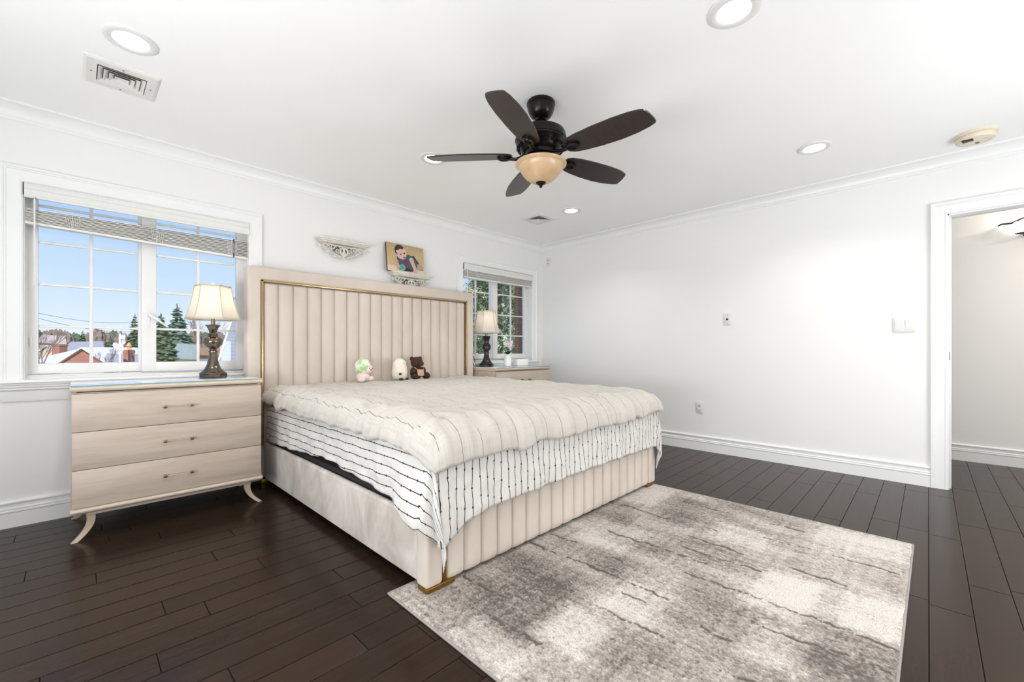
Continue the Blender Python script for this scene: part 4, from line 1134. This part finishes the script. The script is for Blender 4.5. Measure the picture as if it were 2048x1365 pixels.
    for k in range(4):
        p, q = c[k], c[(k+1) % 4]; tube(b, [(p[0]+(q[0]-p[0])*i/20, p[1]+(q[1]-p[1])*i/20, .0052) for i in range(21)], .005, 8)
    obj('bound_edge', b, M['rug_edge'], t)
    t.rotation_euler = (0, 0, math.radians(-.5))
rug()

# ------------------------------------------------------------------ outdoors
GZ = -3.3
a_ = math.radians(YAW); FXv, FYv = math.cos(a_), math.sin(a_)
struct('ground', bmk((box, -160, 160, 4.5, 300, GZ-.5, GZ)), M['ground'])
def far(side, depth): return (side*FYv+depth*FXv, -side*FXv+depth*FYv)     # metres across and out along the street's own axes
def house(label, side, depth, rz, wx, dy, eave, ridge, wall_m, roof_m, over=.35, chim=None, gable_m=None, wins=()):
    x, y = far(side, depth)
    t = thing('neighbour_house', label, 'house', (x, y, GZ), math.radians(YAW-90)+rz, 'houses outside the window')
    e, r = eave-GZ, ridge-GZ
    b = bmesh.new(); box(b, -wx, wx, -dy, dy, 0, e)
    obj('wall', b, wall_m, t)
    b = bmesh.new(); prism(b, [(-wx, e), (wx, e), (0, r-.06)], lambda p, z: (p, -dy, z), lambda p, z: (p, dy, z)); obj('gable', b, gable_m or wall_m, t)
    b = bmesh.new()
    sl = (r-e)/wx
    for s in (-1, 1):
        prism(b, [(0, r), (s*(wx+over), e-sl*over), (s*(wx+over), e-sl*over+.14), (0, r+.14)], lambda p, z: (p, -dy-over, z), lambda p, z: (p, dy+over, z))
    obj('roof', b, roof_m, t)
    for s in (-1, 1):
        b = bmesh.new(); prism(b, [(0, r-.02), (s*(wx+over), e-sl*over-.02), (s*(wx+over), e-sl*over+.15), (0, r+.15)], lambda p, z: (p, -dy-over-.06, z), lambda p, z: (p, -dy-over, z))
        obj('rake_board', b, M['siding_white'], t)
    for k, (px, pz) in enumerate(wins):
        wf = obj('house_window', bmk((box, px-.45, px+.45, -dy-.05, -dy+.02, pz-GZ-.55, pz-GZ+.55)), M['siding_white'], t)
        obj('pane', bmk((box, px-.36, px+.36, -dy-.07, -dy-.04, pz-GZ-.45, pz-GZ+.45)), M['duct'], wf)
    if chim:
        cx, cy, cw, ct = chim
        c_ = obj('chimney', bmk((box, cx-cw, cx+cw, cy-cw, cy+cw, e-.5, ct-GZ), (box, cx-cw-.1, cx+cw+.1, cy-cw-.1, cy+cw+.1, ct-GZ-.25, ct-GZ)), M['brick'], t)
        obj('chimney_pot', bmk((lathe, [(.24, ct-GZ), (.2, ct-GZ+.3), (.26, ct-GZ+.35), (.1, ct-GZ+.7)], 12, (cx, cy, 0))), M['terracotta'], c_)
    return t
k = 1/853.0
def sd(px, f): return (px-1024)*k*f
def zz(py, f): return 1.03-(py-701)*k*f
def hs(label, pxl, pxr, ytop, yeave, f, *a, rz=0.0, dy=4.0, **kw):
    s = (sd(pxl, f)+sd(pxr, f))/2; wx = (sd(pxr, f)-sd(pxl, f))/2
    return house(label, s, f+dy, rz, wx, dy, zz(yeave, f), zz(ytop, f), *a, **kw)
H0 = hs('nearest pale roofed house with a white gable seen low in the left sash', 122, 214, 697, 726, 60, M['siding_white'], M['roof_white'], dy=6, gable_m=M['brick'], wins=())
# long pale roof running off to the left of the same row
def roof_slab(label, name, pts, m, wallm, depth_, thick=.2):
    x, y = far(0, depth_)
    t = thing(name, label, 'house', (0, 0, 0), 0, 'houses outside the window')
    b = bmesh.new()
    top = []
    for px, py, f in pts:
        q = far(sd(px, f), f); top.append((q[0], q[1], zz(py, f)))
    va = [b.verts.new(p) for p in top]; vb = [b.verts.new((p[0], p[1], p[2]-thick)) for p in top]
    n = len(top); b.faces.new(va); b.faces.new(list(reversed(vb)))
    for i in range(n): b.faces.new((va[i], va[(i+1) % n], vb[(i+1) % n], vb[i]))
    obj('roof', b, m, t)
    b = bmesh.new(); i0 = [Vector(p) for p in top]; c = sum(i0, Vector())/n
    lo = min(p.z for p in i0)-thick
    foot = [((p-c)*.9+c) for p in i0]
    va = [b.verts.new((p.x, p.y, max(lo, p.z-thick-.05))) for p in foot]; vb = [b.verts.new((p.x, p.y, GZ)) for p in foot]
    for i in range(n): b.faces.new((va[i], va[(i+1) % n], vb[(i+1) % n], vb[i]))
    b.faces.new(va)
    obj('wall', b, wallm, t)
    return t
H1 = roof_slab('long white shingle roof', 'neighbour_house', [(70, 722, 60), (122, 730, 60), (168, 697, 66), (150, 700, 70), (80, 716, 72)], M['roof_white'], M['brick'], 60)
inv = (Matrix.Translation(H0.location) @ Matrix.Rotation(H0.rotation_euler.z, 4, 'Z')).inverted()
for ch in list(H1.children): ch.parent = H0; ch.matrix_parent_inverse = inv
bpy.data.objects.remove(H1)
roof_slab('wide grey shingle roof behind the nearest white gable', 'neighbour_house', [(120, 702, 78), (208, 706, 78), (207, 683, 92), (142, 684, 92)], M['roof_grey'], M['siding_white'], 80)
roof_slab('grey roof low on the right of the left sash', 'neighbour_house', [(205, 734, 46), (286, 734, 46), (284, 709, 56), (214, 707, 56)], M['roof_grey'], M['siding_grey'], 50)
roof_slab('large pale stone house with grey roof far left behind the brick chimney', 'neighbour_house', [(70, 684, 110), (133, 688, 110), (131, 673, 122), (86, 669, 122)], M['siding_pink'], M['siding_pink'], 110)
hs('small tan gabled house left of the brick chimney', 82, 110, 692, 703, 102, M['siding_tan'], M['roof_grey'], dy=4)
roof_slab('house with green grey roof and white wall in the right sash', 'neighbour_house', [(338, 714, 44), (398, 716, 44), (400, 690, 54), (356, 687, 54)], M['roof_green'], M['siding_white'], 46)
roof_slab('low brown roofed garage behind the bronze lamp', 'neighbour_house', [(394, 706, 34), (446, 707, 34), (448, 697, 40), (400, 695, 40)], M['roof_brown'], M['siding_grey'], 36)
# blue-grey gable wall close by
x, y = far(sd(464, 19), 20)
t = thing('neighbour_house', 'blue grey sided gable wall with pale edge at the right of the left window', 'house', (0, 0, 0), 0, 'houses outside the window')
def P3(px, py, f):
    q = far(sd(px, f), f); return Vector((q[0], q[1], zz(py, f)))
b = bmesh.new(); A = [P3(466, 640, 19), P3(438, 722, 19), P3(438, 800, 19), P3(560, 800, 19.5), P3(560, 640, 19.5)]
off = Vector((FXv, FYv, 0))*1.2
prism(b, list(range(5)) and [(i, 0) for i in range(5)], lambda i, _: A[int(i)], lambda i, _: A[int(i)]+off); obj('wall', b, M['siding_blue'], t)
b = bmesh.new(); tube(b, [A[0]+Vector((0, 0, .1)), A[1]], .06, 4); obj('rake_board', b, M['siding_white'], t)
def chimney(label, px0, px1, y0, y1, f, pot):
    q = far(sd((px0+px1)/2, f), f); w_ = (px1-px0)*k*f/2
    t = thing('chimney', label, 'chimney', (q[0], q[1], GZ), math.radians(YAW-90))
    zt_ = zz(y0, f)-GZ
    obj('stack', bmk((box, -w_, w_, -w_, w_, 0, zt_), (box, -w_*1.12, w_*1.12, -w_*1.12, w_*1.12, zt_-.35, zt_-.1)), M['brick'], t)
    if pot: obj('chimney_pot', bmk((lathe, [(w_*.7, zt_), (w_*.5, zt_+.25), (w_*.8, zt_+.35), (w_*.25, zt_+.75)], 12)), M['terracotta'], t)
chimney('square red brick chimney behind the white roof on the left', 112, 127, 689, 712, 76, False)
chimney('orange brick chimney with a clay pot beside the tall conifer', 252, 264, 700, 726, 44, True)
q = far(sd(240, 42), 42)
t = thing('antenna_mast', 'white mast with pale dishes above the grey roof', 'antenna', (q[0], q[1], GZ))
zt_ = zz(668, 42)-GZ
b = bmesh.new(); tube(b, [(0, 0, 0), (0, 0, zt_)], .09, 8); obj('pole', b, M['pole_white'], t)
for dx, dz, r in ((-.40, -1.1, .27), (.08, -1.25, .32), (.40, -.3, .27), (.42, -.8, .24)):
    b = bmesh.new(); c = (dx*FYv, -dx*FXv, zt_+dz); rm = Matrix.Rotation(a_-PI/2+random.uniform(-.3, .3), 3, 'Z') @ Matrix.Rotation(PI/2, 3, 'X')
    lathe(b, [(0, -.1), (r*.6, -.05), (r, .06), (r*.98, .08), (r*.6, -.02), (0, -.07)], 20, c, 'Z', rm); obj('dish', b, M['pole_white'], t)

def conifer(label, px, f, ytop, ybot, wpx, m, layers=15, seed=1, dense=1.0):
    rnd = random.Random(seed)
    q = far(sd(px, f), f); zt_ = zz(ytop, f); zb = zz(ybot, f); R = wpx*k*f/2; Hh = zt_-zb
    t = thing('conifer_tree', label, 'tree', (q[0], q[1], GZ), 0, 'evergreen trees outside')
    b = bmesh.new(); tube(b, [(0, 0, 0), (0, 0, zt_-GZ)], [R*.10, R*.02], 8); obj('trunk', b, M['bark'], t)
    b = bmesh.new()
    for i in range(layers):
        fr = i/(layers-1); z = zb-GZ+Hh*(.02+.95*fr); r = R*(1-fr)**.75+R*.06
        n = int((7+9*(1-fr))*dense)
        for j in range(n):
            a = 2*PI*j/n+rnd.uniform(-.3, .3); L_ = r*rnd.uniform(.65, 1.12); d = Vector((math.cos(a), math.sin(a), 0)); s = Vector((-d.y, d.x, 0))
            w_ = L_*rnd.uniform(.22, .36)+.05; zz_ = z+rnd.uniform(-.5, .5)*Hh/layers; dr = rnd.uniform(.02, .28)*L_
            p = [Vector((0, 0, zz_))]
            mid1 = d*L_*.55+Vector((0, 0, zz_-dr*.35)); tip = d*L_+Vector((0, 0, zz_-dr))
            v0 = b.verts.new(p[0]); v1 = b.verts.new(mid1-s*w_); v2 = b.verts.new(mid1+s*w_); v3 = b.verts.new(tip); v4 = b.verts.new(mid1+Vector((0, 0, w_*.55))); v5 = b.verts.new(mid1-Vector((0, 0, w_*.55)))
            for fa in ((v0, v1, v4), (v0, v4, v2), (v1, v3, v4), (v4, v3, v2), (v0, v5, v1), (v0, v2, v5), (v1, v5, v3), (v5, v2, v3)): b.faces.new(fa)
    obj('foliage', b, m, t, 20)
    return t
conifer('tall dark conifer at the right edge of the left sash', 270, 76, 628, 716, 42, M['conifer'], 17, 1)
conifer('broad bushy green conifer filling the lower left of the right sash', 322, 38, 628, 724, 62, M['conifer'], 16, 2, 1.5)
conifer('layered blue green conifer standing against the sky left of the lamp shade', 354, 62, 608, 704, 66, M['conifer_b'], 14, 3)
conifer('small dark conifer by the grey roof in the left sash', 222, 95, 676, 696, 20, M['conifer'], 9, 4)
conifer('squat evergreen on the far skyline left of centre', 165, 130, 661, 690, 20, M['conifer'], 9, 5)
def bare(label, px, f, ytop, wpx, seed, depth=5, gz=GZ):
    rnd = random.Random(seed); q = far(sd(px, f), f); Hh = zz(ytop, f)-GZ; R = wpx*k*f/2
    t = thing('bare_tree', label, 'tree', (q[0], q[1], GZ), 0, 'leafless trees outside')
    b = bmesh.new()
    def grow(p, d, L_, r, n):
        e_ = p+d*L_; m = (p+e_)/2+Vector((rnd.uniform(-1, 1), rnd.uniform(-1, 1), rnd.uniform(-1, 1)))*L_*.08
        tube(b, [p, m, e_], [r, r*.85, r*.68], 5)
        if n == 0: return
        for _ in range(3 if n > 1 else 4):
            nd = (d+Vector((rnd.uniform(-1, 1)*R/Hh*2.2, rnd.uniform(-1, 1)*R/Hh*2.2, rnd.uniform(-.25, .5)))*.75).normalized()
            grow(p+d*L_*rnd.uniform(.6, 1.0), nd, L_*rnd.uniform(.6, .78), r*.55, n-1)
    grow(Vector((0, 0, 0)), Vector((0, 0, 1)), Hh*.38, Hh*.014+.03, depth)
    o_ = obj('branches', b, M['twigs'], t)
    return t
bare('leafless tree with arching branches at the far left of the window', 84, 52, 650, 60, 11, 5)
bare('leafless tree behind the lamp shade in the right sash', 404, 64, 640, 60, 12, 5)
bare('slim leafless tree in front of the grey roof in the left sash', 212, 44, 690, 40, 13, 4)
bare('leafless tree right of the lamp by the blue grey gable', 446, 58, 652, 50, 14, 5)
# distant skyline of winter trees
SKY = [(70, 660), (92, 664), (112, 661), (132, 666), (150, 669), (178, 668), (194, 660), (210, 667), (226, 664), (244, 668), (286, 664), (300, 668), (316, 664), (340, 662), (372, 668), (392, 664), (412, 668), (436, 664), (462, 668), (486, 664)]
for i, (px, py) in enumerate(SKY):
    f = 150+17*(i % 3); q = far(sd(px, f), f)
    b = bmesh.new(); Hh = zz(py, f)-GZ
    blob(b, (0, 0, Hh*.56), (f*.016, f*.016, Hh*.44), None, 4, .45, 4.0); blob(b, (f*.011*(1 if i % 2 else -1), 0, Hh*.40), (f*.014, f*.014, Hh*.36), None, 4, .45, 4.0)
    t = thing('skyline_tree', 'hazy brown leafless tree on the far skyline beyond the roofs', 'tree', (q[0], q[1], GZ), 0, 'far skyline trees')
    obj('crown', b, M['twigs'] if i % 4 else M['conifer'], t, 80)
    b = bmesh.new(); tube(b, [(0, 0, 0), (0, 0, Hh*.5)], f*.002, 6); obj('trunk', b, M['bark'], t)
def wire(label, p, q):
    A_, B_ = P3(*p), P3(*q); b = bmesh.new()
    tube(b, [A_.lerp(B_, i/16)-Vector((0, 0, 1.0))*math.sin(PI*i/16) for i in range(17)], .02, 5)
    tag(obj('utility_wire', b, M['jack']), label, 'wire', 'utility wires')
wire('upper utility wire crossing the sky in the left sash', (20, 614, 46), (330, 640, 60))
wire('lower utility wire crossing the sky in the left sash', (20, 622, 46), (330, 662, 60))

# evergreen and brick pier outside the corner window
def spray_tree(label, x, y, r, z0, z1, n, seed, m, m2):
    rnd = random.Random(seed)
    t = thing('evergreen_tree', label, 'tree', (x, y, GZ), 0, 'evergreen trees outside')
    b = bmesh.new(); tube(b, [(0, 0, 0), (0, 0, z1-GZ)], [.16, .04], 8)
    for i in range(26):
        z = z0-GZ+(z1-z0)*rnd.random(); a = rnd.uniform(0, 2*PI); rr = r*rnd.uniform(.5, .9)
        tube(b, [(0, 0, z), (rr*.5*math.cos(a), rr*.5*math.sin(a), z+.1), (rr*math.cos(a), rr*math.sin(a), z-.05)], [.03, .02, .008], 5)
    obj('trunk', b, M['bark'], t)
    for nm, mm, cnt in (('foliage', m, n), ('foliage', m2, n)):
        b = bmesh.new()
        for i in range(cnt):
            z = z0+(z1-z0)*rnd.random(); f = (z-z0)/(z1-z0); rr = r*(1-.45*f)*math.sqrt(rnd.uniform(.08, 1)); a = rnd.uniform(0, 2*PI)
            c = Vector((rr*math.cos(a), rr*math.sin(a), z-GZ))
            d = Vector((math.cos(a)+rnd.uniform(-.6, .6), math.sin(a)+rnd.uniform(-.6, .6), rnd.uniform(-.6, .25))).normalized(); s = d.orthogonal().normalized(); s = Matrix.Rotation(rnd.uniform(0, 6), 3, d) @ s
            L_ = rnd.uniform(.10, .22)
            for q_ in range(4):
                o_ = d*L_*q_/4; sg = 1 if q_ % 2 else -1
                tp = c+o_+d*L_*.5+s*sg*L_*.45
                v0 = b.verts.new(c+o_-d*.012); v1 = b.verts.new(c+o_+d*.03); v2 = b.verts.new(tp)
                b.faces.new((v0, v1, v2))
        obj(nm, b, mm, t, 20, False)
spray_tree('dense evergreen close outside the corner window', 7.45, 7.7, 1.1, -1.2, 3.6, 5200, 21, M['pine_leaf'], M['pine_dark'])
spray_tree('second evergreen behind, seen through the left pane of the corner window', 9.6, 11.9, 1.7, -2.0, 3.2, 4200, 22, M['pine_leaf'], M['pine_dark'])
t = tag(obj('brick_pier', bmk((box, 4.60, 4.95, 4.36, 4.43, GZ, 3.4)), M['brick_dark']), 'brown brick wall end outside the right of the corner window', 'wall')
